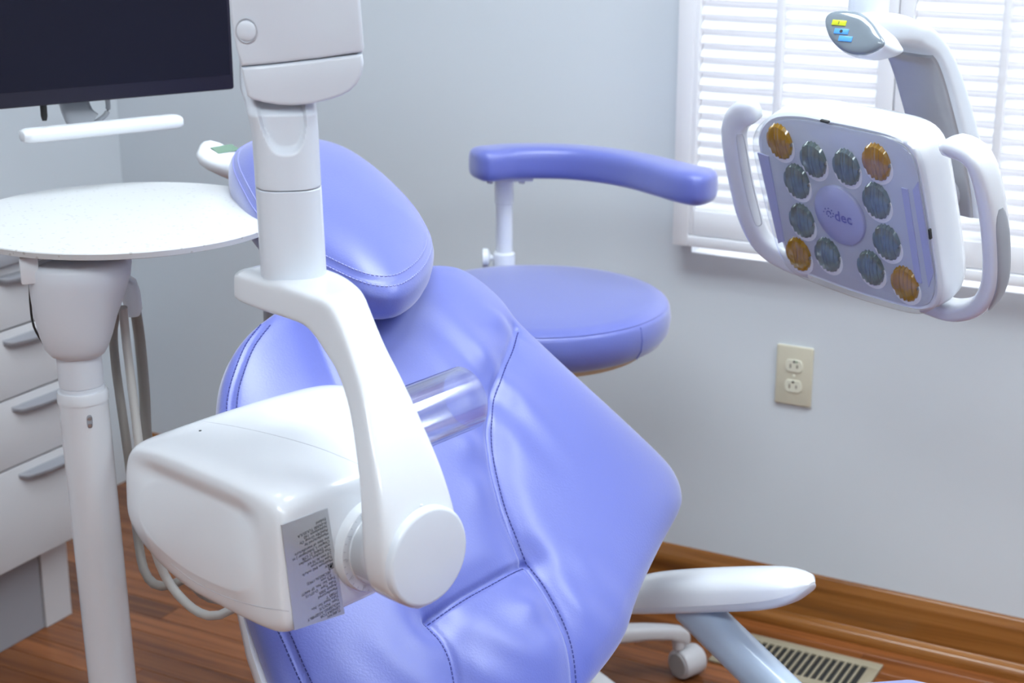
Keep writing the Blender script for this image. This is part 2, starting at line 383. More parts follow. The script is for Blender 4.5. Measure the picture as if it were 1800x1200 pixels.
# ---------------------------------------------------------------- wall outlet
c = onp(1397, 659, (0, YW, 0), Y_)
t = thing('wall_outlet', (c[0], YW, c[2]-0.057), 'ivory duplex wall outlet below the window', 'wall outlet')
vs, fs = box_geo((c[0], YW-0.003, c[2]), X_, Y_, Z, 0.070, 0.006, 0.1143, 0.0025, 3)
mesh('cover_plate', vs, fs, M_ivory, t)
for s in (1, -1):
    cz = c[2]+s*0.0196
    pts = []
    for k in range(28):
        a = 2*math.pi*k/28; pts.append(np.array([c[0]+0.0168*math.cos(a), YW-0.0078, cz+max(-0.0118, min(0.0118, 0.0168*math.sin(a)))]))
    r_ = mesh('receptacle', *prism_geo(pts, (0, -1, 0), 0.003, 0.0006, 1), M_ivory2, t)
    for dx, hh in ((-0.0065, 0.0040), (0.0065, 0.0033)):
        box('slot', (c[0]+dx-0.001, YW-0.0082, cz-0.0005-hh), (c[0]+dx+0.001, YW-0.0077, cz-0.0005+hh), M_brownslot, r_, smooth=False)
    mesh('ground_hole', *lathe_geo((c[0], YW-0.0077, cz+0.0082), (0, -1, 0), [(0, 0.0022), (0.0006, 0.0022)], 12), M_dark, r_)
    if s == 1: box('green_dot', (c[0]+0.003, YW-0.0082, cz+0.0070), (c[0]+0.0066, YW-0.0077, cz+0.0094), M_green, r_, smooth=False)
mesh('screw', *lathe_geo((c[0], YW-0.006, c[2]), (0, -1, 0), [(0, 0.003), (0.001, 0.0025)], 14), M_ivory2, t)

# ---------------------------------------------------------------- floor vent
vx0, vx1, vy0, vy1 = -0.992, -0.704, 2.562, 2.697
t = thing('floor_vent', ((vx0+vx1)/2, (vy0+vy1)/2, 0.0), 'tan metal slotted floor vent set in the wood floor by the baseboard', 'floor vent')
bw = 0.022
box('vent_frame', (vx0, vy0, 0.0002), (vx1, vy0+bw, 0.005), M_vent, t, r=0.0015); box('vent_frame', (vx0, vy1-bw, 0.0002), (vx1, vy1, 0.005), M_vent, t, r=0.0015)
box('vent_frame', (vx0, vy0+bw, 0.0002), (vx0+bw, vy1-bw, 0.005), M_vent, t, r=0.0015); box('vent_frame', (vx1-bw, vy0+bw, 0.0002), (vx1, vy1-bw, 0.005), M_vent, t, r=0.0015)
box('duct', (vx0+0.01, vy0+0.01, 0.0002), (vx1-0.01, vy1-0.01, 0.0009), M_dark, t, smooth=False)
nb = 18
for k in range(1, nb):
    x = vx0+bw+(vx1-vx0-2*bw)*k/nb
    box('vent_slat', (x-0.0018, vy0+bw-0.002, 0.0010), (x+0.0018, vy1-bw+0.002, 0.0044), M_vent, t, smooth=False)

# ---------------------------------------------------------------- drawer cabinet along the left wall
XF = -2.10
def zf(px, py): return onp(px, py, (XF, 0, 0), X_)
yend = zf(150, 900)[1]; ybeg = yend-0.95
zs = [zf(0, 584)[2], zf(0, 708)[2], zf(0, 832)[2], zf(0, 1013)[2]]
ztop = zf(0, 466)[2]
cab = thing('drawer_cabinet', (XL+0.2, (ybeg+yend)/2, 0), 'grey drawer cabinet under the counter behind the round tray stand', 'cabinet')
box('body', (XL+0.002, ybeg, zs[3]+0.004), (XF-0.020, yend, ztop-0.001), M_cab, cab, smooth=False)
box('plinth', (XL+0.002, ybeg, 0.001), (-2.157, yend-0.075, zs[3]+0.003), M_cabd, cab, smooth=False)
box('end_panel', (XL+0.002, yend-0.072, 0.001), (-2.153, yend-0.004, zs[3]+0.003), M_cab, cab, smooth=False)
lev = [ztop-0.004]+zs
hpix = [(0, 0), ((8, 592), (38, 592.5), (70, 571)), ((24, 712), (60, 702), (98, 676)), ((36, 828), (72, 824), (108, 806)), ]
for k in range(4):
    d = box('drawer', (XF-0.0195, ybeg+0.004, lev[k+1]+0.002), (XF, yend-0.001, lev[k]-0.002), M_cab, cab, r=0.001)
    zt = lev[k]-0.004
    ya, yb = zf(hpix[max(k, 1)][0][0], hpix[max(k, 1)][0][1])[1]-0.005, zf(hpix[max(k, 1)][2][0], hpix[max(k, 1)][2][1])[1]+0.055
    ym = (ya+yb)/2; hl = (yb-ya)/2
    rings = []
    for s in np.linspace(-1, 1, 15):
        dep = 0.020*(1-s*s)**0.5+0.001; hh = 0.008+0.010*(1-s*s)**0.5
        yy_ = ym+s*hl
        rings.append([np.array([XF+a*dep, yy_, zt-0.012-b*hh]) for a, b in ((0, 0), (0.5, 0.05), (1, 0.35), (1, 0.6), (0.7, 1.0), (0.3, 1.0), (0.0, 0.8))])
    mesh('handle', *loft_geo(rings), M_handle, d, angle=50)
wt = box('worktop', (XL+0.002, ybeg-0.01, ztop), (XF+0.018, yend+0.006, ztop+0.03), M_cabd, r=0.004)
tag(wt, 'dark grey worktop on the drawer cabinet beside the left wall', 'worktop')

# ================================================================== TRAY STAND (round tray on a column with hoses)
LEAN = nrm(Z*1.0 - R_*0.022)                 # the column leans a touch
TZ = 1.0; TC = np.array([-1.385, 1.527, TZ])
cb = at(142, 660, 1.98)
colfoot = cb - LEAN*(cb[2]/LEAN[2])
ts = thing('tray_stand', (colfoot[0], colfoot[1], 0), 'white instrument stand with a round speckled tray on a tilted column', 'instrument stand')
mesh('tray', *lathe_geo(TC, Z, [(-0.0095, 0.196), (-0.008, 0.2005), (-0.0015, 0.2016), (-0.0003, 0.2008), (0, 0.1995)], 96), M_speckle, ts, label='white speckled round tray top')
def cz_(py, px=142):                          # point of the column axis at a picture height
    hd, rr = hdir(px, py); p = onp(px, py, cb, hd); s = (p[2]-cb[2])/LEAN[2]; return cb+LEAN*s
hdv, rdv = hdir(142, 550)
pxm = 1.98/2900
rings = []
for py, x0, x1, ce_ in ((452, 60, 222, 0), (462, 53, 228, 0), (485, 54, 226, 0), (520, 58, 216, 0), (555, 64, 204, 0), (585, 72, 197, 0), (606, 80, 190, 0), (618, 90, 184, 0), (624, 102, 176, 0)):
    p = onp((x0+x1)/2, py, cb, hdv); hw = (x1-x0)/2*pxm
    rings.append(sring(p, rdv, hdv, hw, min(hw, 0.05+0.4*(hw-0.03)), 2.4, 40))
mesh('head', *loft_geo(rings), M_whitem, ts, angle=60)
def colpart(name, py0, py1, r0, r1, m, extra=None, N=40):
    a = cz_(py0); b = cz_(py1); ax = a-b; L = np.linalg.norm(ax)
    prof = [(0, r0), (L, r1)] if extra is None else [(q*L, r) for q, r in extra]
    return mesh(name, *lathe_geo(b, ax, prof, N), m, ts, angle=40)
colpart('neck', 618, 668, 0.0265, 0.0265, M_whitem)
colpart('neck_ring', 667, 684, 0, 0, M_whitem, [(0, 0.0255), (0.06, 0.0262), (0.45, 0.0262), (0.5, 0.0250), (0.56, 0.0262), (0.95, 0.0262), (1, 0.0255)])
colpart('collar', 683, 702, 0, 0, M_white, [(0, 0.0305), (0.7, 0.0305), (0.95, 0.029), (1, 0.027)])
topc = cz_(701); L_ = np.linalg.norm(topc-colfoot)
mesh('column', *lathe_geo(colfoot+LEAN*0.05, LEAN, [(0, 0.0295), (L_-0.05, 0.0295)], 48), M_white, ts)
mesh('base', *lathe_geo((colfoot[0], colfoot[1], 0.001), Z, [(0, 0.20), (0.012, 0.20), (0.022, 0.19), (0.035, 0.06), (0.06, 0.036)], 48), M_whitem, ts, angle=45)
# clamp slot with two screws on the column
sp = cz_(728); hs_, rs_ = hdir(150, 728); front = nrm(-hs_*0.985+rs_*0.17)
sc_ = sp+front*0.0296
sl = mesh('clamp_slot', *loft_geo([sring(sc_-front*0.001, nrm(np.cross(Z, front)), Z, 0.0036, 0.0085, 3, 20), sring(sc_+front*0.0004, nrm(np.cross(Z, front)), Z, 0.0034, 0.0083, 3, 20)]), M_grey, ts)
for s in (1, -1): mesh('screw', *lathe_geo(sc_+Z*s*0.0042, front, [(0, 0.0030), (0.0016, 0.0026), (0.002, 0.0012)], 14), M_metal, sl)
# retaining bracket at the tray's edge
bk = at(52, 474, 1.90); hb, rb = hdir(52, 474)
obox('bracket', bk, rb, hb, Z, 0.0215, 0.016, 0.032, M_white, ts, r=0.003)
for dz in (0.004, -0.008):
    p0_ = bk+rb*0.006+Z*dz; p1_ = bk+rb*0.045+hb*0.05+Z*(dz+0.004)
    mesh('bracket_arm', *tube_geo(np.linspace(p0_, p1_, 4), 0.0028, 10), M_white, ts)
# hose holder and hoses
hp = at(224, 515, 2.05); hh_, rh_ = hdir(224, 515)
mesh('hose_holder', *loft_geo([sring(hp+Z*z_+rh_*o_, rh_, hh_, a_, 0.02, 2.6, 20) for z_, o_, a_ in ((0.028, -0.012, 0.008), (0.015, 0.000, 0.012), (0.0, 0.004, 0.012), (-0.02, 0.006, 0.011), (-0.026, 0.005, 0.009))]), M_whitem, ts)
HO = [([(205, 548), (199, 580), (203, 640), (214, 720), (224, 790), (234, 870), (243, 950), (256, 1008), (285, 1030), (340, 1010), (430, 960)], 2.06, M_hose, 0.0058),
      ([(216, 540), (222, 600), (233, 690), (244, 780), (254, 870), (268, 950), (292, 1015), (330, 1062), (368, 1082), (405, 1072), (460, 1030), (540, 960)], 2.00, M_hosel, 0.0056),
      ([(236, 530), (246, 600), (254, 690), (258, 770), (272, 850), (298, 940), (328, 1010), (372, 1050), (430, 1040), (500, 980)], 2.10, M_hose, 0.0072)]
cqh = at(800, 850, 1.87); plug = np.array([cqh[0], cqh[1], 0.43])+np.array([math.cos(0.2967), -math.sin(0.2967), 0])*0.13
for hi_, (pts, d, m_, r_) in enumerate(HO):
    P3 = [at(x, y, d+0.02*math.sin(i*1.3)) for i, (x, y) in enumerate(pts)]
    path = spline(P3+[P3[-1]*0.5+plug*0.5-Z*0.05, plug+Y_*(hi_-1)*0.03], 70)
    mesh('hose', *tube_geo(path, r_, 12, ref=tuple(hh_)), m_, ts)
pp = spline([at(52, 500, 1.95), at(54, 540, 1.97), at(60, 575, 1.98), at(80, 610, 2.0)], 12)
mesh('cable', *tube_geo(pp, 0.0014, 8), M_dark, ts)

# ================================================================== MONITOR
MD = nrm(np.array([math.sin(math.radians(28.2)), math.cos(math.radians(28.2)), 0]))   # to the right along the screen
MN = nrm(np.cross(MD, Z))                                                             # towards the viewer
mr = at(413, 157, 2.30)
mw, mh = 0.56, 0.33
if MN @ (C0-mr) < 0: MN = -MN
mt = thing('monitor', mr-MD*mw/2-Z*0.08, 'black flat-panel monitor hanging above the round tray', 'monitor')
obox('casing', mr-MD*mw/2+Z*mh/2-MN*0.016, MD, MN, Z, mw, 0.032, mh, M_bezel, mt, r=0.004)
obox('screen', mr-MD*mw/2+Z*(mh/2+0.009)+MN*0.0002, MD, MN, Z, mw-0.012, 0.0008, mh-0.024, M_screen, mt)
nk = onp(133, 196, mr-MN*0.03, MN)
path = spline([nk+Z*0.10-MN*0.02, nk+Z*0.03-MN*0.012, nk-Z*0.006+MD*0.004, nk-Z*0.020+MD*0.016+MN*0.004], 14)
mesh('neck', *tube_geo(path, 0.020, 20, ref=tuple(MN), sx=1.0, sy=0.35, n=4), M_grey, mt)
path = spline([nk+MD*0.045+Z*0.02, nk+MD*0.044-Z*0.004, nk+MD*0.028-Z*0.016, nk+MD*0.012-Z*0.02], 16)
mesh('cable', *tube_geo(path, 0.0035, 10), M_grey, mt)
st_ = onp(77, 196, mr-MN*0.02, MN)
mesh('connector_stub', *lathe_geo(st_+Z*0.03, -Z, [(0, 0.0045), (0.036, 0.0045), (0.042, 0.003)], 14), M_dark, mt)
b0 = onp(48, 239, mr+MN*0.02, MN); b1 = onp(308, 213, mr+MN*0.02, MN)
dirb = nrm(b1-b0)
bp = [b0-dirb*0.0095]+[b0-dirb*0.007]+[b0-dirb*0.002]+[b0+(b1-b0)*f for f in np.linspace(0.02, 0.98, 8)]+[b1+dirb*0.002, b1+dirb*0.007, b1+dirb*0.0095]
br_ = [0.003, 0.007, 0.009]+[0.0095]*8+[0.009, 0.007, 0.003]
mesh('handle_bar', *loft_geo([sring(p, MN, np.cross(dirb, MN), r*1.7, r, 3, 24) for p, r in zip(bp, br_)]), M_white, mt, label='white rounded handle bar under the screen')
wallp = mr-MD*mw*0.55+Z*0.20-MN*0.03
mesh('wall_arm', *tube_geo(np.linspace(wallp, np.array([XL+0.012, wallp[1]+0.25, wallp[2]]), 4), 0.022, 16), M_grey, mt)
obox('wall_plate', np.array([XL+0.009, wallp[1]+0.25, wallp[2]]), X_, Y_, Z, 0.016, 0.12, 0.16, M_grey, mt, r=0.003)

# ================================================================== HANDSET WITH LCD ON ITS POST
kd = 2.27
k0 = at(349, 262, kd); k1 = at(466, 318, kd+0.03)
ka = nrm(k1-k0); kup = nrm(Z*0.75-H_*0.66); kup = nrm(kup-ka*(kup@ka)); ksx = np.cross(kup, ka)
Lk = np.linalg.norm(k1-k0)
foot = np.array([k1[0], k1[1], 0])
ks = thing('control_handset', (foot[0], foot[1], 0), 'white handset with a small green display behind the headrest', 'control handset')
rings = []
for s, wd, ht, dz in ((0.0, 0.008, 0.004, 0.0), (0.03, 0.014, 0.008, 0), (0.10, 0.019, 0.0115, 0), (0.22, 0.0215, 0.0135, 0), (0.45, 0.021, 0.0135, 0), (0.65, 0.019, 0.013, -0.001), (0.85, 0.016, 0.012, -0.002), (1.0, 0.012, 0.010, -0.003)):
    rings.append(sring(k0+ka*Lk*s+kup*(dz), ksx, kup, wd, ht, 2.8, 28))
mesh('body', *loft_geo(rings), M_white, ks, angle=60)
lc = onp(394, 264, k0+kup*0.0135, kup)
mesh('display', *prism_geo([onp(x, y, k0+kup*0.0142, kup) for x, y in ((370, 259), (407, 253), (423, 263), (384, 270))], kup, 0.002), M_lcd, ks, smooth=False)
mesh('post', *lathe_geo(foot+Z*0.015, Z, [(0, 0.011), (k1[2]-0.018, 0.011)], 20), M_grey, ks)
mesh('post_base', *lathe_geo(foot+Z*0.001, Z, [(0, 0.12), (0.012, 0.12), (0.02, 0.1), (0.022, 0.02)], 32), M_grey, ks, angle=45)

# ================================================================== ASSISTANT STOOL
SC = np.array([-1.193, 2.255, 0.0]); SZ = 0.742; SR = 0.2155
st = thing('assistant_stool', SC, 'periwinkle padded stool with a curved arm support by the wall', 'stool')
def seat_prof():
    P = [(-0.070, 0.02), (-0.070, SR-0.045), (-0.068, SR-0.022), (-0.060, SR-0.008), (-0.046, SR+0.001), (-0.028, SR+0.003), (-0.012, SR+0.001), (-0.0065, SR-0.0015), (-0.0052, SR-0.004), (-0.0042, SR-0.0032), (0.0005, SR-0.010), (0.003, SR-0.030), (0.0045, SR-0.09), (0.005, 0.06), (0.005, 0.0005)]
    return P
mesh('seat', *lathe_geo(SC+Z*SZ, Z, seat_prof(), 96), M_vinyl, st, angle=60)
pv = atz(1128, 600, SZ-0.03)-SC; an = math.atan2(pv[1], pv[0])
vp = np.array([math.cos(an), math.sin(an), 0]); vt = np.array([-vp[1], vp[0], 0])
mesh('welt', *tube_geo([SC+Z*(SZ+z_)+vp*(SR+r_) for z_, r_ in ((-0.060, -0.007), (-0.046, 0.0015), (-0.028, 0.0035), (-0.008, 0.0))], 0.0012, 8, ref=tuple(vt)), M_vinyl, st)
mesh('seat_pan', *lathe_geo(SC+Z*(SZ-0.084), Z, [(0, 0.10), (0.004, 0.178), (0.013, 0.182), (0.0135, 0.02)], 48), mat('birch_ply', (0.55, 0.42, 0.28), 0.5), st, angle=50)
mesh('gas_column', *lathe_geo(SC+Z*0.10, Z, [(0, 0.028), (0.28, 0.028), (0.281, 0.016), (SZ-0.085-0.1, 0.016)], 24), M_caster, st, angle=40)
mesh('hub', *lathe_geo(SC+Z*0.085, Z, [(0, 0.036), (0.005, 0.042), (0.055, 0.042), (0.065, 0.03)], 28), M_caster, st, angle=40)
a0 = math.atan2(2.493-SC[1], -1.008-SC[0]); Rb = 0.30
for k in range(5):
    a = a0+k*2*math.pi/5; e = np.array([math.cos(a), math.sin(a), 0]); s_ = np.array([-e[1], e[0], 0])
    rg = [sring(SC+e*d+Z*z_, s_, Z, hw, hh, 3.5, 16) for d, z_, hw, hh in ((0.030, 0.125, 0.022, 0.020), (0.12, 0.118, 0.020, 0.016), (0.22, 0.104, 0.017, 0.013), (0.265, 0.094, 0.015, 0.013), (0.290, 0.084, 0.013, 0.016), (0.302, 0.077, 0.011, 0.013), (0.306, 0.074, 0.006, 0.007))]
    lg = mesh('leg', *loft_geo(rg), M_caster, st, angle=50)
    mesh('caster_boss', *lathe_geo(SC+e*0.285+Z*0.058, Z, [(0, 0.010), (0.018, 0.012), (0.026, 0.012)], 16), M_caster, lg)
    wc = SC+e*0.305+Z*0.0285
    wdir = nrm(-R_*0.78-H_*0.62) if k == 0 else nrm(np.array([math.cos(a+1.1), math.sin(a+1.1), 0]))
    cs = mesh('caster', *lathe_geo(wc-wdir*0.026, wdir, [(0, 0.019), (0.0005, 0.023), (0.004, 0.0265), (0.007, 0.0278), (0.045, 0.0278), (0.049, 0.0262), (0.052, 0.02)], 32), M_caster, st, angle=35)
    for q in (1, -1): mesh('hub_cap', *lathe_geo(wc+wdir*q*0.0262, wdir*q, [(-0.002, 0.0215), (0.0006, 0.0205), (0.0012, 0.010)], 28), mat('caster_cap', (0.34, 0.33, 0.33), 0.35), cs)
# arm support on its post
pb = atz(893, 470, SZ); pb = np.array([pb[0], pb[1], 0]); pdir = nrm(pb-SC); pb = SC+pdir*0.222
zt_ = 0.897
mesh('arm_bracket', *tube_geo([SC+pdir*0.10+Z*(SZ-0.088), SC+pdir*0.19+Z*(SZ-0.088), pb+Z*(SZ-0.06), pb+Z*(SZ-0.03)], 0.012, 12, ref=tuple(np.cross(pdir, Z))), M_white, st)
mesh('post_lower', *lathe_geo(pb+Z*(SZ-0.05), Z, [(0, 0.0165), (0.092, 0.0140), (0.10, 0.0140)], 28), M_white, st, angle=40)
mesh('post_upper', *lathe_geo(pb+Z*(SZ+0.05), Z, [(-0.01, 0.0145), (0.056, 0.0145), (0.057, 0.0165), (0.10, 0.0165)], 28), M_white, st, angle=40)
mesh('post_collar', *lathe_geo(pb+Z*(SZ-0.012), Z, [(0, 0.019), (0.020, 0.0195), (0.030, 0.019), (0.033, 0.016)], 28), M_white, st, angle=40)
kb = pb+Z*(SZ+0.010)-R_*0.034
mesh('knob', *lathe_geo(kb, R_, [(-0.004, 0.010), (-0.003, 0.0165), (0.006, 0.0165), (0.009, 0.011), (0.010, 0.005), (0.02, 0.004)], 20), M_white, st, angle=40)
bot = [(834, 300), (846, 316), (900, 320), (1000, 321), (1060, 328), (1110, 339), (1150, 351), (1188, 361), (1235, 361), (1256, 345)]
zb, zt2 = 0.897, 0.953
inner = spline([atz(x, y, zb) for x, y in ((832, 302), (860, 319), (920, 320), (1000, 321), (1060, 328), (1110, 339), (1150, 352), (1185, 361), (1222, 363), (1252, 352))], 26)
outer = spline([atz(x, y, zt2) for x, y in ((830, 276), (858, 252), (920, 246), (1000, 248), (1070, 254), (1130, 262), (1180, 272), (1215, 281), (1242, 292), (1256, 308))], 26)
cl = []
for p, q in zip(inner, outer):
    c_ = (p+q)/2; c_[2] = (zb+zt2)/2; cl.append(c_)
cl = spline(cl, 64); sl_ = np.r_[0, np.cumsum(np.linalg.norm(np.diff(cl, axis=0), axis=1))]
us = np.r_[np.array([0.0002, 0.0015, 0.004, 0.008, 0.013, 0.019, 0.026]), np.linspace(0.034, sl_[-1]-0.034, 40), sl_[-1]-np.array([0.0002, 0.0015, 0.004, 0.008, 0.013, 0.019, 0.026])[::-1]]
cl = np.array([np.interp(us, sl_, cl[:, k]) for k in range(3)]).T; rings = []
for (t_, s_, u_), c_, d in zip(frames(cl, Z), cl, us):
    d = min(d, sl_[-1]-d); k = (1-max(0, 1-d/0.028)**2.6)**(1/2.6)
    hw = 0.032+0.008*min(1.0, max(0.0, 1-d/(sl_[-1]*0.5)))**1.6
    rings.append(sring(c_, s_, Z, hw*max(k, 0.08), (zt2-zb)/2*(0.35+0.65*k) if k < 1 else (zt2-zb)/2, 3.4, 32))
mesh('arm_support', *loft_geo(rings), M_vinyl, st, angle=70)
ap = pb+Z*(zt_-0.004)
obox('arm_plate', ap+R_*0.005, R_, H_, Z, 0.088, 0.04, 0.007, M_white, st, r=0.002)
for dx in (-0.024, 0.03): mesh('bolt', *lathe_geo(ap+R_*dx-Z*0.003-H_*0.012, -Z, [(0, 0.006), (0.005, 0.005)], 12), M_caster, st)

# ================================================================== DENTAL CHAIR
CPH = math.radians(17.0)
CW = np.array([math.sin(CPH), math.cos(CPH), 0]); CF = np.array([math.cos(CPH), -math.sin(CPH), 0])
class Pillow:
    """cushion on a plane frame (o, ew, el, en) with a star-shaped outline given in plane coordinates"""
    def __init__(s, o, ew, el, en, outline, ctr, T, p=5.0, q=2.0, edge=0.0, shape=None, NA=420, NR=90):
        s.o, s.ew, s.el, s.en, s.c, s.T, s.p, s.q, s.edge, s.shape, s.NA, s.NR = o, ew, el, en, np.array(ctr, float), T, p, q, edge, shape, NA, NR
        P = np.array(outline)-s.c
        th = np.arctan2(P[:, 1], P[:, 0]); r = np.hypot(P[:, 0], P[:, 1])
        k = np.argsort(th); th, r = th[k], r[k]
        s.th = np.r_[th-2*math.pi, th, th+2*math.pi]; s.r = np.r_[r, r, r]
    def R(s, a): return np.interp(a, s.th, s.r)
    def height(s, w, l, t):
        t = np.clip(t, 0, 1); h = s.T*np.power(np.clip(1-t**s.p, 0, 1), 1/s.q)+s.edge
        if s.shape is not None: h = h+s.shape(w, l, t)
        return h
    def pos(s, w, l, lift=0.0):
        a = math.atan2(l-s.c[1], w-s.c[0]); t = math.hypot(w-s.c[0], l-s.c[1])/s.R(a)
        h = float(s.height(np.array([w]), np.array([l]), np.array([t]))[0])+lift
        return s.o+s.ew*w+s.el*l+s.en*h
    def top(s):
        A = np.linspace(-math.pi, math.pi, s.NA, endpoint=False); Rr = s.R(A)
        ts = np.r_[np.linspace(0.02, 0.8, int(s.NR*0.72)), 1-0.2*(1-np.linspace(0, 1, s.NR-int(s.NR*0.72)+1)[1:])**1.7]
        V = [s.o+s.ew*s.c[0]+s.el*s.c[1]+s.en*float(s.height(np.array([s.c[0]]), np.array([s.c[1]]), np.array([0.0]))[0])]
        for t in ts:
            w = s.c[0]+Rr*t*np.cos(A); l = s.c[1]+Rr*t*np.sin(A); h = s.height(w, l, np.full_like(w, t))
            V += list(s.o[None]+np.outer(w, s.ew)+np.outer(l, s.el)+np.outer(h, s.en))
        Fc = [[0, 1+j, 1+(j+1) % s.NA] for j in range(s.NA)]
        for i in range(len(ts)-1):
            a = 1+i*s.NA; b = a+s.NA
            for j in range(s.NA): Fc.append([a+j, b+j, b+(j+1) % s.NA, a+(j+1) % s.NA])
        return V, Fc
    def rim(s, scale=1.0, h=0.0):
        A = np.linspace(-math.pi, math.pi, s.NA, endpoint=False); Rr = s.R(A)*scale
        w = s.c[0]+Rr*np.cos(A); l = s.c[1]+Rr*np.sin(A)
        hh = np.full_like(w, h)
        if s.shape is not None and False: pass
        return list(s.o[None]+np.outer(w, s.ew)+np.outer(l, s.el)+np.outer(hh, s.en))
def seg_dist(w, l, poly):
    """distance to a polyline and arc position"""
    P = np.array(poly); d = np.full(w.shape, 9.0); S = np.zeros(w.shape); acc = 0.0
    for a, b in zip(P[:-1], P[1:]):
        v = b-a; L = np.linalg.norm(v)+1e-9
        t = np.clip(((w-a[0])*v[0]+(l-a[1])*v[1])/L**2, 0, 1)
        dd = np.hypot(w-a[0]-t*v[0], l-a[1]-t*v[1]); k = dd < d
        d = np.where(k, dd, d); S = np.where(k, acc+t*L, S); acc += L
    return d, S
def stitches(pil, poly, off, pitch=0.0052, ln=0.0034, rad=0.0008, lift=0.0004):
    P = spline(poly, 200); out = []
    s = np.r_[0, np.cumsum(np.linalg.norm(np.diff(P, axis=0), axis=1))]
    u = 0.002
    while u+ln < s[-1]:
        ends = []
        for uu in (u, u+ln):
            p = np.array([np.interp(uu, s, P[:, 0]), np.interp(uu, s, P[:, 1])]); p2 = np.array([np.interp(uu+0.002, s, P[:, 0]), np.interp(uu+0.002, s, P[:, 1])])
            tdir = p2-p
            if np.linalg.norm(tdir) < 1e-7: tdir = P[-1]-P[-2]
            tdir = tdir/np.linalg.norm(tdir); q = p+np.array([-tdir[1], tdir[0]])*off
            ends.append(pil.pos(q[0], q[1], lift))
        out.append(tube_geo(np.array([ends[0], ends[1]]), rad, 5, ref=tuple(pil.en))); u += pitch
    return join(*out)

AL = math.radians(45)
CN = CF*math.sin(AL)+Z*math.cos(AL); CL = -CF*math.cos(AL)+Z*math.sin(AL)
CQ = at(800, 850, 1.87)
def wl(px, py, h=0.0):
    p = onp(px, py, CQ+CN*h, CN)-CQ; return (p@CW, p@CL)
base_pt = CQ+CF*0.42; base_pt = np.array([base_pt[0], base_pt[1], 0])
dc = thing('dental_chair', base_pt, 'periwinkle upholstered reclining dental chair with headrest', 'dental chair')
HE = -0.022
opx = [(520, 1260), (497, 1200), (472, 1130), (460, 1095), (430, 1000), (405, 880), (392, 770), (393, 700), (402, 650), (425, 602), (468, 558), (540, 515), (640, 480), (720, 464), (790, 460), (832, 474), (880, 512), (920, 560), (1000, 634), (1100, 722), (1180, 795), (1205, 830), (1213, 864), (1205, 892), (1172, 950), (1142, 1010), (1122, 1060), (1106, 1108), (1082, 1148), (1040, 1200), (985, 1260), (900, 1310), (640, 1340)]
oraw = np.array([wl(x, y, HE) for x, y in opx])
outl = spline(oraw, 700, closed=True)
seam_r = [wl(*q) for q in ((922, 562), (905, 605), (880, 660), (866, 715), (864, 760), (872, 820), (890, 890), (912, 945), (932, 982), (965, 1050), (998, 1120), (1022, 1190), (1035, 1240))]
seam_c = [wl(*q) for q in ((932, 982), (880, 1010), (820, 1043), (762, 1080))]
seam_l2 = [wl(*q) for q in ((762, 1080), (782, 1120), (800, 1165), (812, 1215), (818, 1260))]
seam_l3 = [wl(*q) for q in ((762, 1080), (715, 1000), (665, 900), (625, 780), (592, 660), (560, 560), (540, 520))]
seam_e = [wl(*q, HE) for q in ((470, 566), (440, 606), (420, 652), (408, 700), (408, 760), (420, 860), (445, 960), (476, 1060), (505, 1130), (530, 1190), (555, 1250))]
seam_r, seam_e, seam_l3, seam_l2 = [list(map(tuple, spline(s_, 40))) for s_ in (seam_r, seam_e, seam_l3, seam_l2)]
_k = np.argsort([q[1] for q in seam_r]); SRl = np.array([q[1] for q in seam_r])[_k]; SRw = np.array([q[0] for q in seam_r])[_k]
def back_shape(w, l, t):
    f = np.clip((1-t)/0.10, 0, 1)
    h = np.zeros_like(w)
    dr, sr = seg_dist(w, l, seam_r); dc_, sc2 = seg_dist(w, l, seam_c); d2, s2 = seg_dist(w, l, seam_l2); d3, s3 = seg_dist(w, l, seam_l3); de, se = seg_dist(w, l, seam_e)
    for d, a, b in ((dr, 0.0045, 0.008), (dc_, 0.006, 0.007), (d2, 0.0030, 0.005), (d3, 0.0012, 0.006)):
        h -= a*np.exp(-(d/0.0042)**2)+b*np.exp(-(d/0.022)**2)*f
    h -= 0.0020*np.exp(-(de/0.0030)**2)
    # puckers beside the long seam, on the middle panel's side and below the cross seam
    ph = np.sin(sr*95+1.3*np.sin(sr*31))*np.exp(-((dr-0.026)/0.020)**2)*0.0016*f*(w < np.interp(l, SRl, SRw))
    ph += np.sin(w*105+1.5*np.sin(l*30)+l*35)*np.exp(-((dc_-0.07)/0.05)**2)*0.0008*np.clip((-l-0.11)/0.03, 0, 1)*np.clip((dr-0.01)/0.02, 0, 1)*f
    # long drape folds running down from under the headrest
    ph += 0.0030*np.sin((w-0.10)*95+l*25)*np.exp(-((w-0.13)/0.05)**2-((l-0.11)/0.09)**2)*f
    h += ph
    # side wings fold back a little, waist dips, lumbar bulges
    h += -0.10*np.clip(np.abs(w)-0.12, 0, 1)**2*2.0
    h += 0.010*np.exp(-((l+0.20)/0.07)**2-(w/0.12)**2)*f
    h -= 0.010*np.exp(-((w-0.0)/0.10)**2-((l-0.22)/0.06)**2)*f
    return h
back = Pillow(CQ, CW, CL, CN, outl, (-0.01, -0.04), 0.034, 6.0, 2.0, HE-0.012, back_shape)
V, Fc = back.top()
NA = back.NA
rimA = len(V)-NA
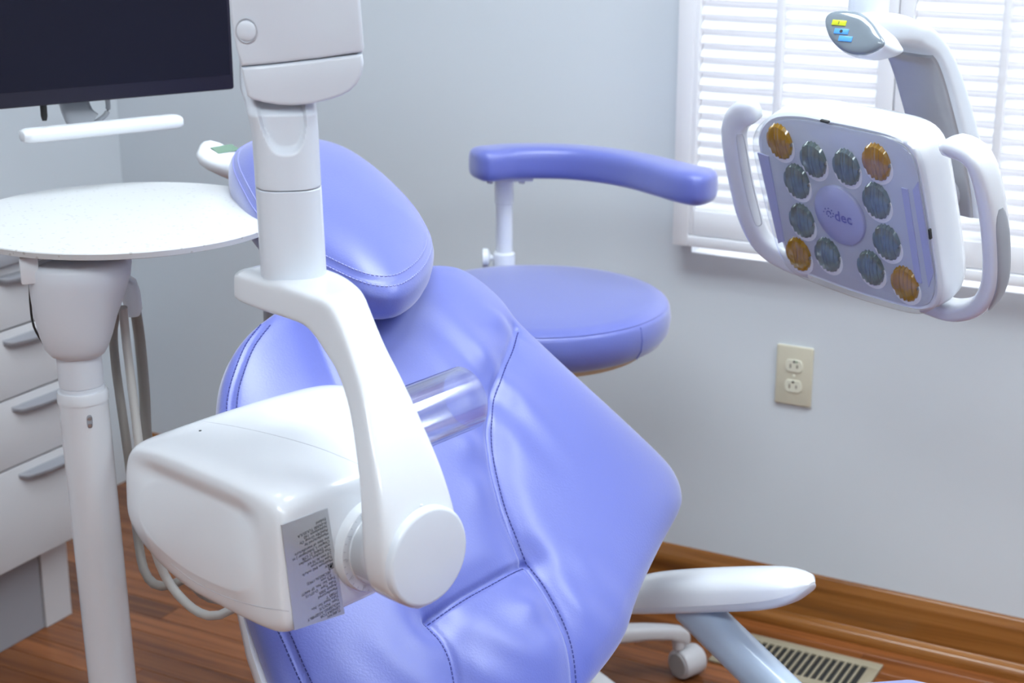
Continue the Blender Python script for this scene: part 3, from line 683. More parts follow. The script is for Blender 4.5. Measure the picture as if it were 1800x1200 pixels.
# gusset going down behind the rim
last = np.array(V[rimA:]); cen = last.mean(0)
prev = rimA
for k, (sc, dn) in enumerate(((0.998, 0.010), (0.985, 0.020), (0.955, 0.026))):
    nv = [cen+(p-cen)*sc-CN*dn for p in last]; b_ = len(V); V += nv
    Fc += [[prev+j, b_+j, b_+(j+1) % NA, prev+(j+1) % NA] for j in range(NA)]; prev = b_
Fc.append([prev+j for j in range(NA)][::-1])
bk_ = mesh('backrest', V, Fc, M_vinyl, dc, angle=80)
mesh('stitching', *join(stitches(back, seam_r, 0.0045), stitches(back, seam_c, 0.004), stitches(back, seam_l2, -0.004)), M_threadd, bk_)
mesh('edge_stitching', *join(stitches(back, seam_e, 0.0045), stitches(back, seam_e, -0.0045)), M_threadd, bk_)
# white shell behind the cushion
def shell_ring(scl, dn):
    out = []
    for p in last:
        w_, l_ = (p-CQ)@CW, (p-CQ)@CL
        k = np.clip((-w_-0.05)/0.1, 0, 1)*np.clip((-l_-0.0)/0.08, 0, 1)      # the shell shows along the near lower edge only
        out.append(cen+(p-cen)*(scl-0.015+0.030*k)-CN*dn)
    return out
mesh('back_shell', *loft_geo([shell_ring(0.975, 0.014), shell_ring(0.995, 0.016), shell_ring(0.997, 0.022), shell_ring(0.975, 0.040), shell_ring(0.90, 0.065), shell_ring(0.70, 0.085)]), M_white, dc, angle=60)

# headrest
AH = math.radians(12)
HN = CF*math.sin(AH)+Z*math.cos(AH); HL = -CF*math.cos(AH)+Z*math.sin(AH)
HQ = at(588, 400, 1.985)
def hwl(px, py, h=0.0):
    p = onp(px, py, HQ+HN*h, HN)-HQ; return (p@CW, p@HL)
hpx = [(404, 306), (406, 284), (420, 270), (445, 262), (500, 259), (560, 263), (610, 280), (660, 312), (705, 352), (742, 395), (762, 432), (764, 458), (752, 486), (728, 510), (696, 524), (650, 520), (600, 500), (540, 468), (490, 435), (445, 388), (415, 335)]
def hshape(w, l, t):
    d = np.abs(t-0.942); return -0.0016*np.exp(-(d/0.006)**2)
hout = spline([hwl(x, y-14, -0.015) for x, y in hpx], 400, closed=True)
hc = hout.mean(0)
head = Pillow(HQ, CW, HL, HN, hout, hc, 0.050, 2.8, 1.8, -0.028, hshape, 300, 70)
V, Fc = head.top(); NA = head.NA; prev = len(V)-NA; last = np.array(V[prev:]); cenh = last.mean(0)
for sc, dn in ((1.0, 0.006), (0.992, 0.016), (0.965, 0.027), (0.90, 0.036), (0.75, 0.041)):
    nv = [cenh+(p-cenh)*sc-HN*dn for p in last]; b_ = len(V); V += nv
    Fc += [[prev+j, b_+j, b_+(j+1) % NA, prev+(j+1) % NA] for j in range(NA)]; prev = b_
Fc.append([prev+j for j in range(NA)][::-1])
hr_ = mesh('headrest', V, Fc, M_vinyl, dc, angle=80)
A = np.linspace(0, 2*math.pi, 120)
ring = lambda k: [(hc[0]+head.R((a+math.pi) % (2*math.pi)-math.pi)*k*math.cos(a), hc[1]+head.R((a+math.pi) % (2*math.pi)-math.pi)*k*math.sin(a)) for a in A]
mesh('stitching', *join(stitches(head, ring(0.918), 0.0), stitches(head, ring(0.964), 0.0)), M_thread, hr_)
hb0 = cenh-HN*0.04; hb1 = CQ+CL*0.20-CN*0.05
mesh('headrest_bar', *tube_geo(spline([hb0, hb0-HN*0.03-HL*0.04, hb1+CL*0.06-CN*0.02, hb1-CL*0.05-CN*0.01], 16), 0.018, 14, ref=tuple(CW), sx=1.6, sy=0.6, n=4), M_metal, dc)

# arm support at the far side, its strut, seat, leg section and pedestal
AW = CQ+CW*0.375
def arm(px, py, dw=0.0): return onp(px, py, AW+CW*dw, CW)
top = [(1096, 1019), (1150, 1008), (1220, 1002), (1300, 999), (1366, 1000), (1404, 1009), (1421, 1016), (1427, 1023)]
mid = [(1096, 1052), (1150, 1052), (1220, 1050), (1300, 1046), (1366, 1041), (1404, 1036), (1421, 1031), (1427, 1027)]
low = [(1096, 1070), (1150, 1071), (1220, 1070), (1300, 1067), (1366, 1064), (1404, 1055), (1421, 1042), (1427, 1031)]
tp, md, lw = [spline([arm(*q) for q in qq], 24) for qq in (top, mid, low)]
rg1, rg2 = [], []
for i in range(24):
    u = i/23; hw = 0.040*math.sqrt(max(0.03, 1-max(0, (u-0.74)/0.26)**2.4))
    rg1.append([md[i]+CW*hw*math.cos(a)*1.0+(tp[i]-md[i])*(max(0, math.sin(a))**0.55) for a in np.linspace(0, math.pi, 17)])
    rg2.append([md[i]+CW*hw*0.97*math.cos(a)+(lw[i]-md[i])*(max(0, math.sin(a))**0.55) for a in np.linspace(0, math.pi, 17)])
mesh('arm_pad', *loft_geo(rg1), M_white, dc, angle=50, label='white arm pad')
mesh('arm_underside', *loft_geo(rg2), M_whiteg, dc, angle=50)
s0 = arm(1212, 1060, 0.0); s1 = arm(1345, 1190, -0.02); s2 = s1+(s1-s0)*0.9
mesh('arm_strut', *tube_geo(np.linspace(s0, s2, 8), 0.028, 24, ref=tuple(CW), sx=1.0, sy=0.75, n=2.6), M_paleblue, dc)
# seat cushion (below the picture) rising to the knees
def cf(f, w_, z_): return np.array([CQ[0], CQ[1], 0])+CF*f+CW*w_+Z*z_
srg = []
for f, zt3, hw, th in ((0.235, 0.475, 0.20, 0.04), (0.26, 0.495, 0.235, 0.05), (0.33, 0.530, 0.25, 0.05), (0.40, 0.580, 0.255, 0.05), (0.46, 0.608, 0.255, 0.05), (0.52, 0.622, 0.25, 0.05), (0.60, 0.618, 0.245, 0.05), (0.74, 0.575, 0.24, 0.05), (0.90, 0.51, 0.23, 0.045), (1.10, 0.44, 0.215, 0.04), (1.28, 0.40, 0.20, 0.035), (1.34, 0.385, 0.17, 0.025)):
    srg.append(sring(cf(f, 0, zt3-th), CW, Z, hw, th, 3.2, 48))
mesh('seat', *loft_geo(srg), M_vinyl, dc, angle=60)
srg = [[p-Z*0.055 for p in sring(cf(f, 0, z_), CW, Z, hw, 0.035, 3.5, 32)] for f, z_, hw in ((0.20, 0.41, 0.17), (0.45, 0.41, 0.20), (0.75, 0.42, 0.20), (1.10, 0.37, 0.17))]
mesh('seat_frame', *loft_geo(srg), M_white, dc, angle=50)
obox('lift_arm', cf(0.48, 0, 0.21), nrm(CF*0.55+Z*0.45), CW, nrm(Z*0.55-CF*0.45), 0.36, 0.16, 0.07, M_white, dc, r=0.015)
obox('base_plate', cf(0.45, 0, 0.035), CF, CW, Z, 0.62, 0.36, 0.066, M_white, dc, r=0.02)
obox('back_hinge', cf(0.19, 0, 0.44), CF, CW, Z, 0.14, 0.22, 0.10, M_white, dc, r=0.02)

# ================================================================== X-RAY MACHINE
hx, rx = hdir(752, 978); an43 = math.radians(43)
XA = math.sin(an43)*rx-math.cos(an43)*hx; XB = math.cos(an43)*rx+math.sin(an43)*hx
P0 = at(600, 960, 1.40)
def L(a, b, z): return P0+XA*a+XB*b+Z*z
xr = thing('xray_machine', L(-0.125, 0.058, 0.36), 'glossy white dental x-ray head on a curved yoke hanging from its arm', 'x-ray machine')
# tube head: rounded box lofted along the beam axis (b, a centre, z centre, half width, half height, corner exponents far/near)
secs = [(-0.0665, -0.112, -0.002, 0.080, 0.034, 2.6, 3.0), (-0.0662, -0.112, -0.002, 0.096, 0.044, 3.0, 3.8), (-0.0650, -0.1125, -0.002, 0.106, 0.052, 3.2, 5.0), (-0.0620, -0.114, -0.002, 0.1125, 0.0575, 3.4, 7.0), (-0.055, -0.1155, -0.002, 0.116, 0.0605, 3.6, 9.0), (-0.040, -0.1165, -0.001, 0.1170, 0.0615, 3.8, 10.0),
        (0.0, -0.1175, 0.000, 0.1175, 0.0615, 4.0, 10.0), (0.04, -0.1180, 0.001, 0.1180, 0.0615, 4.0, 10.0), (0.08, -0.1190, 0.002, 0.1170, 0.0610, 4.0, 8.0), (0.115, -0.124, 0.004, 0.110, 0.0595, 3.8, 5.0), (0.145, -0.138, 0.007, 0.092, 0.056, 3.4, 3.6), (0.160, -0.146, 0.012, 0.074, 0.050, 3.0, 3.0), (0.168, -0.146, 0.018, 0.058, 0.043, 2.6, 2.6), (0.172, -0.144, 0.022, 0.040, 0.035, 2.2, 2.2)]
from mathutils.bvhtree import BVHTree
SS = spline(np.array(secs), 90); rings = []
for b, a, z, ha, hz, nf, nn in SS:
    ring_ = []
    for i in range(144):
        t_ = 2*math.pi*(i+0.5)/144; ct, sn = math.cos(t_), math.sin(t_); n = nn if ct > 0 else (nf+1.2 if sn > 0 else nf)
        x = ha*math.copysign(abs(ct)**(2/n), ct); y = hz*math.copysign(abs(sn)**(2/n), sn)
        # the bottom sweeps up towards the far side, the top crowns slightly
        if y < 0: y *= (1.08 if x > 0 else 1.08-0.50*(-x/ha)**1.8)
        else: y *= 1+0.04*math.cos(min(1, abs(x/ha))*math.pi/2)-0.02*max(0, -x/ha)**2
        # the rear cover: a shallow hollow under the top edge, a full belly below it, tucked in at the bottom seam
        kb = np.clip((-b-0.035)/0.025, 0, 1)*np.clip((0.088-x)/0.03, 0, 1)*np.clip((x+0.118)/0.05, 0, 1)
        db = -0.009*math.exp(-((y+0.012)/0.026)**2)+0.005*math.exp(-((y-0.036)/0.012)**2)
        ring_.append(L(a+x, b+db*kb, z+y))
    rings.append(ring_)
THG = loft_geo(rings)
th_ = mesh('tube_head', *THG, M_white, xr, angle=60)
bvh = BVHTree.FromPolygons([tuple(v) for v in THG[0]], [list(f) for f in THG[1]])
def hit(px, py, lift=0.0):
    loc, nor, idx, dist = bvh.ray_cast(Vector(C0), Vector(ray(px, py)))
    if loc is None: return None
    nor = np.array(nor); nor = -nor if nor@ray(px, py) > 0 else nor
    return np.array(loc)+nor*lift
def surf_line(pix, r, m_, name, n=60):
    P_ = [hit(x, y, -r*0.4) for x, y in spline(np.array(pix, float), n)]; P_ = [p for p in P_ if p is not None]
    return mesh(name, *tube_geo(P_, r, 6), m_, th_)
surf_line([(290, 733), (330, 737), (400, 747), (480, 764), (560, 787), (632, 816)], 0.00045, M_inkl, 'seam')
surf_line([(300, 990), (345, 1024), (400, 1050), (455, 1066), (508, 1074)], 0.0005, M_inkl, 'seam')
hq = hit(352, 757)
mesh('screw_hole', *lathe_geo(hq, Z, [(-0.001, 0.0013), (0.0004, 0.0013)], 12), M_dark, th_)
# label plate on the near side face
def RF(px, py, d=0.0): return onp(px, py, L(0.0006+d, 0, 0), XA)
lb = [RF(494, 922), RF(575, 893), RF(605, 1078), RF(517, 1107)]
lab_ = mesh('label_plate', *prism_geo([p+XA*0.0006 for p in lb], XA, 0.0010), M_label, th_, smooth=False, label='silver rating label printed upside down')
ey = nrm((lb[0]+lb[1])/2-(lb[2]+lb[3])/2); ex = nrm(lb[1]-lb[0]); ex = nrm(ex-ey*(ex@ey)); 
orig = RF(604, 1070, 0.0010)          # the print stands on its head: lines start at the right end
lines = [('TUBE/HV', 0, 0), ('GENERATOR', 0, 1), ('HOUSING ASSEMBLY', 0, 2), ('Type  FOCUS', 0, 3.15), ('Tube head Ser. No.', 0, 4.2), ('77585 T', 0, 5.2), ('Manufactured', 0, 6.3), ('August 2005', 0, 7.3), ('Tube Type   D-0711S', 0, 8.35), ('Tube Ser. No. SF 44477', 0, 9.4), ('0.7 mm', 0.004, 10.4), ('(IEC60336:1993)', 0.004, 11.4), ('70 kV', 0, 13.3), ('Maximum 840 mAs/h', 0, 14.3), ('Tube Filtration', 0, 15.3), ('2.0 mm Al 70 kV', 0, 16.3), ('This product complies', 0, 17.4), ('with DHHS 21 CFR', 0, 18.4), ('Chapter I, Subchapter J at', 0, 19.4), ('the date of manufacture', 0, 20.4), ('Manufactured by', 0, 21.6), ('PaloDEx Group Oy', 0, 22.6), ('Nahkelantie 160', 0, 23.6), ('FI-04300 TUUSULA', 0, 24.6), ('Finland', 0, 25.6)]
Hl = abs((RF(604, 1070)-RF(576, 905))@ey); pitch = Hl/26.5
eup = nrm(lb[1]-lb[2]); eup = eup/(eup@ey)
geo = [text_geo(s_, pitch*1.10, orig-ex*(0.0030+ind)+eup*(pitch*(k+0.6)), -ex, -ey) for s_, ind, k in lines]
mesh('lettering', *join(*geo), M_ink, lab_, smooth=False)
sq = orig-ex*0.0060+eup*pitch*12.3
mesh('symbol', *join(box_geo(sq, ex, ey, XA, 0.0048, 0.0004, 0.0001), box_geo(sq+ey*0.0044, ex, ey, XA, 0.0048, 0.0004, 0.0001), box_geo(sq-ex*0.0023+ey*0.0022, ex, ey, XA, 0.0004, 0.0046, 0.0001), box_geo(sq+ex*0.0023+ey*0.0022, ex, ey, XA, 0.0004, 0.0046, 0.0001),
     box_geo(sq+ey*0.0022, ex, ey, XA, 0.0024, 0.0024, 0.0001)), M_ink, lab_, smooth=False)
# angle dial and pivot boss
PB, PZ = 0.016, 0.010; DB, DZ = 0.033, -0.007
dl = mesh('angle_dial', *lathe_geo(L(-0.002, DB, DZ), XA, [(0, 0.042), (0.010, 0.042), (0.0125, 0.0408), (0.013, 0.034), (0.0125, 0.0325)], 72), M_white, xr, angle=40)
for k in range(-9, 10):
    a = math.radians(180+k*10); e = XB*math.cos(a)+Z*math.sin(a); tq = -XB*math.sin(a)+Z*math.cos(a)
    c_ = L(-0.002, DB, DZ)+XA*0.0131+e*(0.0395 if k % 3 else 0.0388)
    obox('dial_mark', c_, e, tq, XA, 0.002 if k % 3 else 0.0034, 0.0005, 0.0002, M_inkl, dl, smooth=False)
geo = []
for k, s_ in ((-6, '30'), (-3, '15'), (0, '0'), (3, '15'), (6, '30')):
    a = math.radians(180+k*10+4); e = XB*math.cos(a)+Z*math.sin(a); tq = -XB*math.sin(a)+Z*math.cos(a)
    geo.append(text_geo(s_, 0.0040, L(-0.002, DB, DZ)+XA*0.0132+e*0.0352, -tq, e))
mesh('dial_numbers', *join(*geo), M_inkl, dl, smooth=False)
bx0 = L(0.008, DB, DZ); bx1 = L(0.064, PB+0.002, PZ-0.002)
mesh('pivot_boss', *loft_geo([sring(bx0+(bx1-bx0)*f_, XB, Z, r_, r_, 2, 64) for f_, r_ in ((0, 0.0335), (0.06, 0.0335), (0.08, 0.0322), (0.10, 0.0335), (1, 0.0375))]), M_white, xr, angle=40)
# yoke
Y_R = [((-0.168, 0.2045), (-0.168, 0.183), 0.030, 0.086), ((-0.163, 0.207), (-0.165, 0.178), 0.024, 0.091), ((-0.13, 0.208), (-0.13, 0.1765), 0.021, 0.091), ((-0.09, 0.208), (-0.095, 0.1765), 0.020, 0.086), ((-0.055, 0.207), (-0.068, 0.176), 0.019, 0.074), ((-0.030, 0.205), (-0.052, 0.170), 0.018, 0.062), ((-0.014, 0.193), (-0.038, 0.162), 0.016, 0.056),
       ((0.008, 0.171), (-0.012, 0.147), 0.010, 0.050), ((0.033, 0.146), (0.012, 0.126), 0.000, 0.047), ((0.058, 0.112), (0.034, 0.098), -0.013, 0.047), ((0.076, 0.078), (0.048, 0.070), -0.022, 0.050), ((0.086, 0.045), (0.054, 0.042), -0.027, 0.054), ((0.090, 0.012), (0.055, 0.012), -0.027, 0.058), ((0.090, -0.012), (0.055, -0.012), -0.020, 0.052), ((0.089, -0.026), (0.056, -0.026), -0.004, 0.037), ((0.087, -0.0315), (0.058, -0.0315), 0.006, 0.026)]
# interpolate the yoke sections smoothly
YA = np.array([[o_[0], o_[1], i_[0], i_[1], b0_, b1_] for o_, i_, b0_, b1_ in Y_R])
YS = spline(YA, 60)
rings = []
for r in YS:
    oc = L(r[0], (r[4]+r[5])/2, r[1]); ic = L(r[2], (r[4]+r[5])/2, r[3]); c_ = (oc+ic)/2; v = oc-ic; hl = np.linalg.norm(v)/2
    rings.append(sring(c_, v/(2*hl), XB, hl, (r[5]-r[4])/2, 6.0, 48))
mesh('yoke', *loft_geo(rings), M_white, xr, angle=50)
pc_ = L(0.0895, PB, PZ+0.004)
mesh('pivot_cap', *lathe_geo(pc_, XA, [(-0.004, 0.0425), (0.0015, 0.0425), (0.0032, 0.0412), (0.0038, 0.039), (0.0040, 0.010)], 72), M_whiteg, xr, angle=50)
mesh('cap_pin', *lathe_geo(L(0.084, PB, PZ+0.0455), Z, [(0, 0.0016), (0.0022, 0.0012)], 12), M_white, xr)
# clear aiming cone
cd = nrm(XB*1.0+Z*0.05); cc = L(-0.117, 0.166, 0.035)
def cyl(r0, r1): return [(h, r) for h, r in ((0.0, r0), (0.097, r0), (0.0975, r0-0.0006), (0.0975, r1+0.0006), (0.097, r1), (0.0, r1))]
rr_ = 0.0325
mesh('cone', *loft_geo([sring(cc+cd*h, XA, np.cross(XA, cd), r, r, 2, 64) for h, r in cyl(rr_, rr_-0.0025)], close=True), M_clear, xr, angle=40, label='clear acrylic aiming cylinder')
mesh('cone_collar', *lathe_geo(cc-cd*0.02, cd, [(0, 0.038), (0.015, 0.036), (0.024, 0.0335), (0.025, 0.027), (0.012, 0.026)], 48), M_whiteg, xr, angle=40)
# vertical sleeve, neck, housing
hv, rv = hdir(510, 330)
TX = L(-0.122, 0.057, 0.0)
LE2 = nrm(Z-rv*0.020)
def tcen(z): return TX+LE2*((z)/LE2[2]) + rv*0.0045
def tring(z, a, b, n=2.8, dx=0.0, N=96): return sring(tcen(z)+rv*dx, rv, hv, a, b, n, N)
mesh('sleeve', *loft_geo([tring(0.200, 0.0288, 0.029), tring(0.215, 0.0288, 0.029), tring(0.2845, 0.0285, 0.029), tring(0.2855, 0.0277, 0.028)]), M_whiteg, xr, angle=40)
zz = np.linspace(0.2866, 0.390, 90); rings = []
for z in zz:
    fl_ = min(1.2, max(0, (z-0.325)/0.035)); a = 0.0285+0.0026*fl_**2; dx = -0.0030*fl_**2
    if z < 0.2874: a -= 0.0008
    rg = tring(z, a, 0.029, 2.8, dx)
    cx = tcen(z)+rv*dx; out = []
    for p in rg:
        x = (p-cx)@rv; y = (p-cx)@hv
        if y < 0:
            zb_ = 0.316+ (abs(x)/0.0185)**3.2*0.022
            k = np.clip((z-zb_)/0.008, 0, 1); k = k*k*(3-2*k)*np.clip((0.0205-abs(x))/0.003, 0, 1)
            p = p+hv*0.0075*k
        out.append(p+hv*max(0.0, z-0.350)*1.6)
    rings.append(out)
mesh('neck', *loft_geo(rings), M_whiteg, xr, angle=60)
HP = at(520, 100, 1.378); hv2, rv2 = hdir(520, 100)
def hf(px, py, d=0.0): return onp(px, py, HP+hv2*d, hv2)
low_ = [hf(x, y) for x, y in ((424, 119), (480, 114), (560, 105), (637, 95), (639.5, 112), (636, 132), (628, 148), (616, 160), (600, 169), (582, 175), (562, 180), (540, 184), (515, 186), (490, 185), (465, 181), (445, 176), (435, 170), (430, 150))]
mesh('lower_housing', *prism_geo(low_, -hv2, 0.085, 0.003, 3), M_whiteg, xr, angle=40)
up_ = [hf(x, y) for x, y in ((424, 117), (480, 112), (560, 103), (637, 92), (640, 84), (633, 0), (626, -90), (610, -200), (400, -200), (402, -90), (403, 0), (408, 45), (416, 90))]
mesh('upper_housing', *prism_geo(up_, -hv2, 0.085, 0.003, 3), M_whiteg, xr, angle=40)
bc = hf(433, 54, -0.0005); rb1 = 22/2900*1.385
mesh('round_cover', *lathe_geo(bc, -hv2, [(-0.002, rb1*0.78), (0.0004, rb1*0.78), (0.0009, rb1*0.72), (0.001, rb1*0.2)], 48, ex=rv2), M_whiteg, xr, angle=50)
mesh('cover_rim', *tube_geo([bc-hv2*0.0004+rv2*rb1*0.80*math.cos(a)+Z*rb1*0.95*math.sin(a) for a in np.linspace(0, 2*math.pi, 41)], 0.0005, 6, ref=tuple(hv2)), M_inkl, xr)
ua = hf(505, -180, 0.04)
mesh('support_arm', *tube_geo(spline([ua, ua+Z*0.12, ua+Z*0.22-X_*0.2+Y_*0.05, np.array([XL+0.02, ua[1]+0.1, ua[2]+0.28])], 16), 0.045, 20, ref=tuple(hv2)), M_whiteg, xr)
obox('wall_plate', np.array([XL+0.012, ua[1]+0.1, ua[2]+0.28]), X_, Y_, Z, 0.022, 0.2, 0.25, M_whiteg, xr, r=0.004)

# ================================================================== OPERATING LIGHT
LD = 2.0
lo0 = at(1487, 378, LD); tw = -nrm(ray(1487, 378)); lr = nrm(np.cross(-tw, Z)); lup = np.cross(tw, lr)
def lv(v): return nrm(lr*v[0]+lup*v[1]+tw*v[2])
LU = lv((0.75, -0.186, 0.635)); LN = lv((-0.64, -0.4555, 0.623)); LV = np.cross(LN, LU)
def lp(px, py, n=0.0): return onp(px, py, lo0+LN*n, LN)
h3, r3 = hdir(1525, 10)
postp = at(1527, 10, 2.02)
ol = thing('operating_light', np.array([postp[0], postp[1], HC]), 'white multi-lens operating light with two handles in front of the shutters', 'operating light')
fpx = [(1328, 262), (1327, 240), (1338, 217), (1360, 204), (1400, 203), (1450, 212), (1520, 226), (1572, 241), (1600, 262), (1615, 298), (1630, 378), (1641, 450), (1648, 510), (1641, 540), (1620, 550), (1580, 543), (1500, 519), (1440, 497), (1402, 480), (1378, 452), (1360, 400), (1344, 338)]
rim = spline([lp(x, y) for x, y in fpx], 120, closed=True); rc = rim.mean(0)
def rr(s, n): return [rc+(p-rc)*s+LN*n for p in rim]
mesh('head_shell', *loft_geo([rr(0.94, -0.006), rr(0.975, -0.004), rr(0.998, -0.007), rr(1.012, -0.018), rr(1.018, -0.032), rr(1.005, -0.046), rr(0.97, -0.057), rr(0.88, -0.066), rr(0.70, -0.071), rr(0.4, -0.073)]), M_white, ol, angle=60)
pnl = mesh('reflector_panel', *loft_geo([rr(0.945, -0.006), rr(0.945, -0.0035), rr(0.93, -0.0030)]), M_panelw, ol, angle=40)
# clear front cover
cv = [rr(1.002, -0.010), rr(1.004, -0.003), rr(0.997, 0.0035), rr(0.975, 0.0070), rr(0.94, 0.0082), rr(0.7, 0.0088), rr(0.3, 0.009)]
mesh('clear_cover', *loft_geo(cv), M_cover, ol, angle=60, label='clear plastic front cover')
def lens(px, py, amber):
    c_ = lp(px, py, -0.003); R0 = 0.0222
    m_ = M_lensa if amber else M_lensg
    cup = mesh('lens_cup', *lathe_geo(c_-LV*0.0068-LU*0.0006, LN, [(0, 0.0225), (0.0008, 0.0225), (0.0011, 0.019)], 32, ex=LU), mat('lens_cup_white', (0.90, 0.90, 0.90), 0.3), ol)
    # fluted lens: ridges run up and down, rim scalloped
    nu, nv = 44, 16; V = []; Fc = []
    for i in range(nu+1):
        u = -1+2*i/nu; hgt = math.sqrt(max(0.0, 1-u*u))
        rdg = abs(((u*3.5+10.25) % 1)-0.5)*2
        hgt = max(0.10, hgt)*(0.93+0.10*rdg)
        for j in range(nv+1):
            v = -1+2*j/nv
            z_ = 0.0022+0.0048*(1-0.85*v*v)*math.sqrt(max(0.04, 1-u*u*0.9))+0.0022*rdg
            if j in (0, nv): z_ = 0.0
            V.append(c_+LU*R0*0.90*u+LV*R0*1.10*hgt*v+LN*z_)
    for i in range(nu):
        for j in range(nv):
            a = i*(nv+1)+j; Fc.append([a, a+nv+1, a+nv+2, a+1])
    mesh('lens', V, Fc, m_, ol, angle=25)
for q in ((1373, 248), (1543, 284), (1406, 446), (1593, 498)): lens(*q, True)
for q in ((1432, 280), (1490, 293), (1403, 318), (1543, 352), (1412, 387), (1561, 425), (1457, 447), (1533, 470)): lens(*q, False)
dc0 = lp(1478, 377, -0.003)
dsk = mesh('logo_disc', *lathe_geo(dc0, LN, [(0, 0.0402), (0.003, 0.0402), (0.0042, 0.039), (0.0052, 0.02), (0.0055, 0.001)], 72, ex=LU), M_lamplav, ol, angle=50)
geo = [text_geo('dec', 0.0200, dc0+LN*0.0058-LU*0.0055-LV*0.006, LU, LV, bold=0.00035)]
for k in range(14):
    a = k*0.72; r_ = 0.0020+0.00050*k
    e = dc0+LN*0.0057+LU*(-0.0135+r_*math.cos(a)*1.05)+LV*(0.001+r_*math.sin(a)*0.9)
    geo.append(lathe_geo(e, LN, [(0, 0.0010), (0.0003, 0.0010)], 8, ex=LU))
mesh('logo', *join(*geo), M_logo, dsk, smooth=False)
for quad in (((1331, 268), (1350, 275), (1378, 424), (1368, 428)), ((1584, 330), (1595, 333), (1620, 498), (1609, 495)), ((1604, 334), (1613, 320), (1640, 480), (1632, 505))):
    mesh('side_strip', *prism_geo([lp(x, y, -0.0015) for x, y in quad], LN, 0.002), M_lamplav, ol, smooth=False)
for q, e1 in (((1450, 213), LU), ((1635, 411), LV)):
    obox('clip', lp(*q, 0.0012), e1, np.cross(LN, e1), LN, 0.013, 0.0025, 0.004, M_dark, ol, r=0.0005)
# handles
def handle(path_px, n0, hwx, hwn, taper):
    P = spline([lp(x, y, nn) for x, y, nn in path_px], 48); out = []
    T = np.gradient(P, axis=0)
    for i, p in enumerate(P):
        t_ = T[i]/np.linalg.norm(T[i]); s_ = nrm(np.cross(t_, LN)); k = taper(i/47)
        out.append(sring(p, s_, LN, hwx*k, hwn*k, 3.0, 24))
    return P, T, out
def tpr(u): return min(1, 0.35+0.65*min(1, u/0.06)**0.5)
P, T, rg = handle([(1656, 258, -0.024), (1690, 258, -0.022), (1722, 282, -0.020), (1741, 345, -0.020), (1751, 430, -0.022), (1748, 495, -0.025), (1724, 534, -0.032), (1680, 545, -0.044), (1630, 530, -0.055)], 0, 0.0115, 0.017, tpr)
hd_ = mesh('handle', *loft_geo(rg), M_white, ol, angle=60)
def inlay(P, T, i0, i1, sgn, off, hwn, m_, nshift=0.0):
    out = []
    for i in range(i0, i1):
        t_ = T[i]/np.linalg.norm(T[i]); s_ = nrm(np.cross(t_, LN))*sgn; u = (i-i0)/(i1-i0-1); k = max(0.12, (1-abs(2*u-1)**6))**0.5
        out.append(sring(P[i]+s_*off+LN*nshift, s_, LN, 0.0020, hwn*k, 2.5, 16))
    return loft_geo(out)
outw = 1 if (np.cross(T[24], LN) @ LU) > 0 else -1
mesh('grip_inlay', *inlay(P, T, 14, 33, outw, 0.0105, 0.0115, M_grey, 0.0), M_grey, hd_, angle=60)
P2, T2, rg2 = handle([(1334, 192, -0.030), (1308, 199, -0.030), (1292, 222, -0.030), (1293, 265, -0.030), (1303, 320, -0.032), (1318, 380, -0.034), (1344, 428, -0.040), (1388, 456, -0.050), (1430, 468, -0.060)], 0, 0.0175, 0.012, tpr)
hd2 = mesh('handle', *loft_geo(rg2), M_white, ol, angle=60)
slot_ = spline([lp(x, y, -0.0182) for x, y in ((1295, 246), (1301, 236), (1308, 245), (1322, 320), (1338, 385), (1336, 396), (1326, 390), (1308, 325))], 60, closed=True)
mesh('grip_outline', *tube_geo(list(slot_)+[slot_[0]], 0.0006, 6, ref=tuple(LN)), M_inkl, hd2)
# J-shaped arm
h4, r4 = hdir(1650, 150); EE = nrm(-r4*0.72+h4*0.69)
AP = at(1700, 180, 2.06)
def ja(px, py): return onp(px, py, AP, EE)
out_px = [(1530, 24), (1552, 23), (1580, 24.5), (1615, 31), (1650, 52), (1678, 88), (1698, 135), (1714, 185), (1730, 245), (1743, 300), (1752, 350), (1756, 385)]
in_px = [(1530, 90), (1550, 87), (1570, 84), (1598, 83), (1628, 88), (1650, 104), (1664, 135), (1678, 185), (1693, 245), (1705, 300), (1713, 350), (1716, 385)]
jo = spline([ja(*q) for q in out_px], 44); ji = spline([ja(*q) for q in in_px], 44)
rings, rin = [], []
for a, b in zip(jo, ji):
    v = a-b; hl = np.linalg.norm(v)/2; v /= 2*hl
    k = len(rings); ew_ = 0.048*min(1.0, 0.22+0.78*(k/15.0)**1.2)
    rings.append(sring((a+b)/2+EE*ew_, v, EE, hl, ew_, 5.0 if k > 10 else 3.0, 40))
mesh('light_arm', *loft_geo(rings), M_whiteg, ol, angle=50)
for a, b in list(zip(jo, ji))[14:]:
    v = nrm(a-b); rin.append(sring(b+v*0.001+EE*0.050, v, EE, 0.0045, 0.043, 6.0, 32))
mesh('inner_cover', *loft_geo(rin), M_greyd, ol, angle=50, label='smoked grey inner cover of the arm')
pe = (jo[-4]+ji[-4])/2+EE*0.05; hb_ = rc-LN*0.072
mesh('pivot', *tube_geo(np.linspace(pe, hb_, 4), 0.022, 20), M_whiteg, ol)
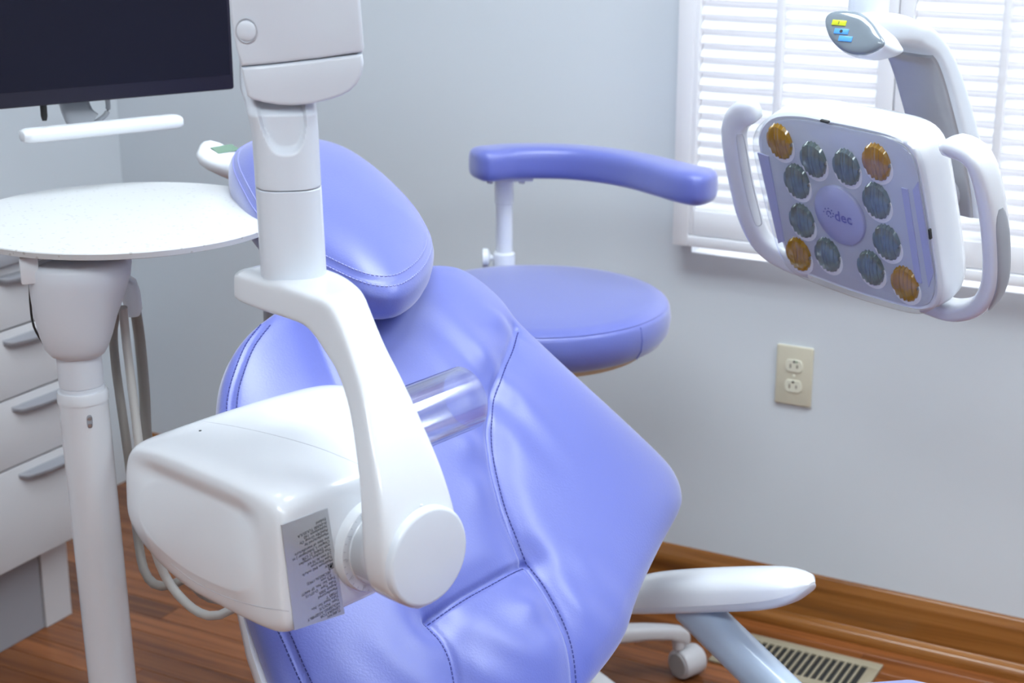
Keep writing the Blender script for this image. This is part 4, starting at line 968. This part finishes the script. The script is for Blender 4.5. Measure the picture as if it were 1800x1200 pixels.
# control pod with keys
pn_ = nrm(-r4*0.42-h4*0.80+Z*0.42); pu = nrm(np.cross(Z, pn_)); pvv = np.cross(pn_, pu); po = onp(1512, 60, at(1700, 180, 2.06), nrm(-hdir(1650, 150)[1]*0.72+hdir(1650, 150)[0]*0.69))-pn_*(-0.012)+h4*0.0
def pq(px, py): p = onp(px, py, po, pn_)-po; return (p@pu, p@pvv)
pout = spline([pq(x, y) for x, y in ((1452, 46), (1453, 30), (1466, 21), (1490, 19), (1516, 25), (1534, 40), (1546, 58), (1556, 76), (1545, 88), (1522, 97), (1496, 96), (1474, 84), (1459, 66))], 200, closed=True)
pod = Pillow(po, pu, pvv, pn_, pout, pout.mean(0), 0.007, 5, 2, 0.0, None, 96, 24)
V, Fc = pod.top(); NA = pod.NA; prev = len(V)-NA; last = np.array(V[prev:]); cp_ = last.mean(0)
pd_ = mesh('control_pod', V, Fc, mat('pod_grey_gloss', (0.20, 0.24, 0.28), 0.12, coat=0.8), ol, angle=70)
mesh('pod_body', *loft_geo([[cp_+(p-cp_)*s-pn_*d+r4*x_ for p in last] for s, d, x_ in ((1.0, 0.0, 0), (1.02, 0.003, 0), (1.0, 0.012, 0.002), (0.90, 0.024, 0.008), (0.6, 0.036, 0.02))]), M_whiteg, ol, angle=60)
for (x, y), m_, w_ in (((1480, 44), M_yel, 0.019), ((1484, 59), M_blu, 0.019), ((1491, 72), M_blu, 0.018)):
    a, b = pq(x, y); kc = pod.pos(a, b, 0.0004)
    k_ = obox('key', kc, pu*(1 if pu@r4 > 0 else -1), pvv, pn_, w_, 0.0066, 0.0012, m_, pd_, r=0.0005)
    if m_ is M_blu and y < 65: mesh('key_symbol', *lathe_geo(kc+pn_*0.0006, pn_, [(0, 0.0022), (0.0003, 0.0020)], 14), M_ink, k_)
    if m_ is M_yel: mesh('key_symbol', *box_geo(kc+pn_*0.0006, pu, pvv, pn_, 0.0008, 0.004, 0.0004), M_ink, k_, smooth=False)
mesh('ceiling_post', *lathe_geo(np.array([postp[0], postp[1], postp[2]-0.03]), Z, [(0, 0.0245), (HC-postp[2]+0.028, 0.0245)], 32), M_whiteg, ol)
mesh('ceiling_plate', *lathe_geo(np.array([postp[0], postp[1], HC-0.022]), Z, [(0, 0.07), (0.021, 0.08)], 32), M_whiteg, ol)
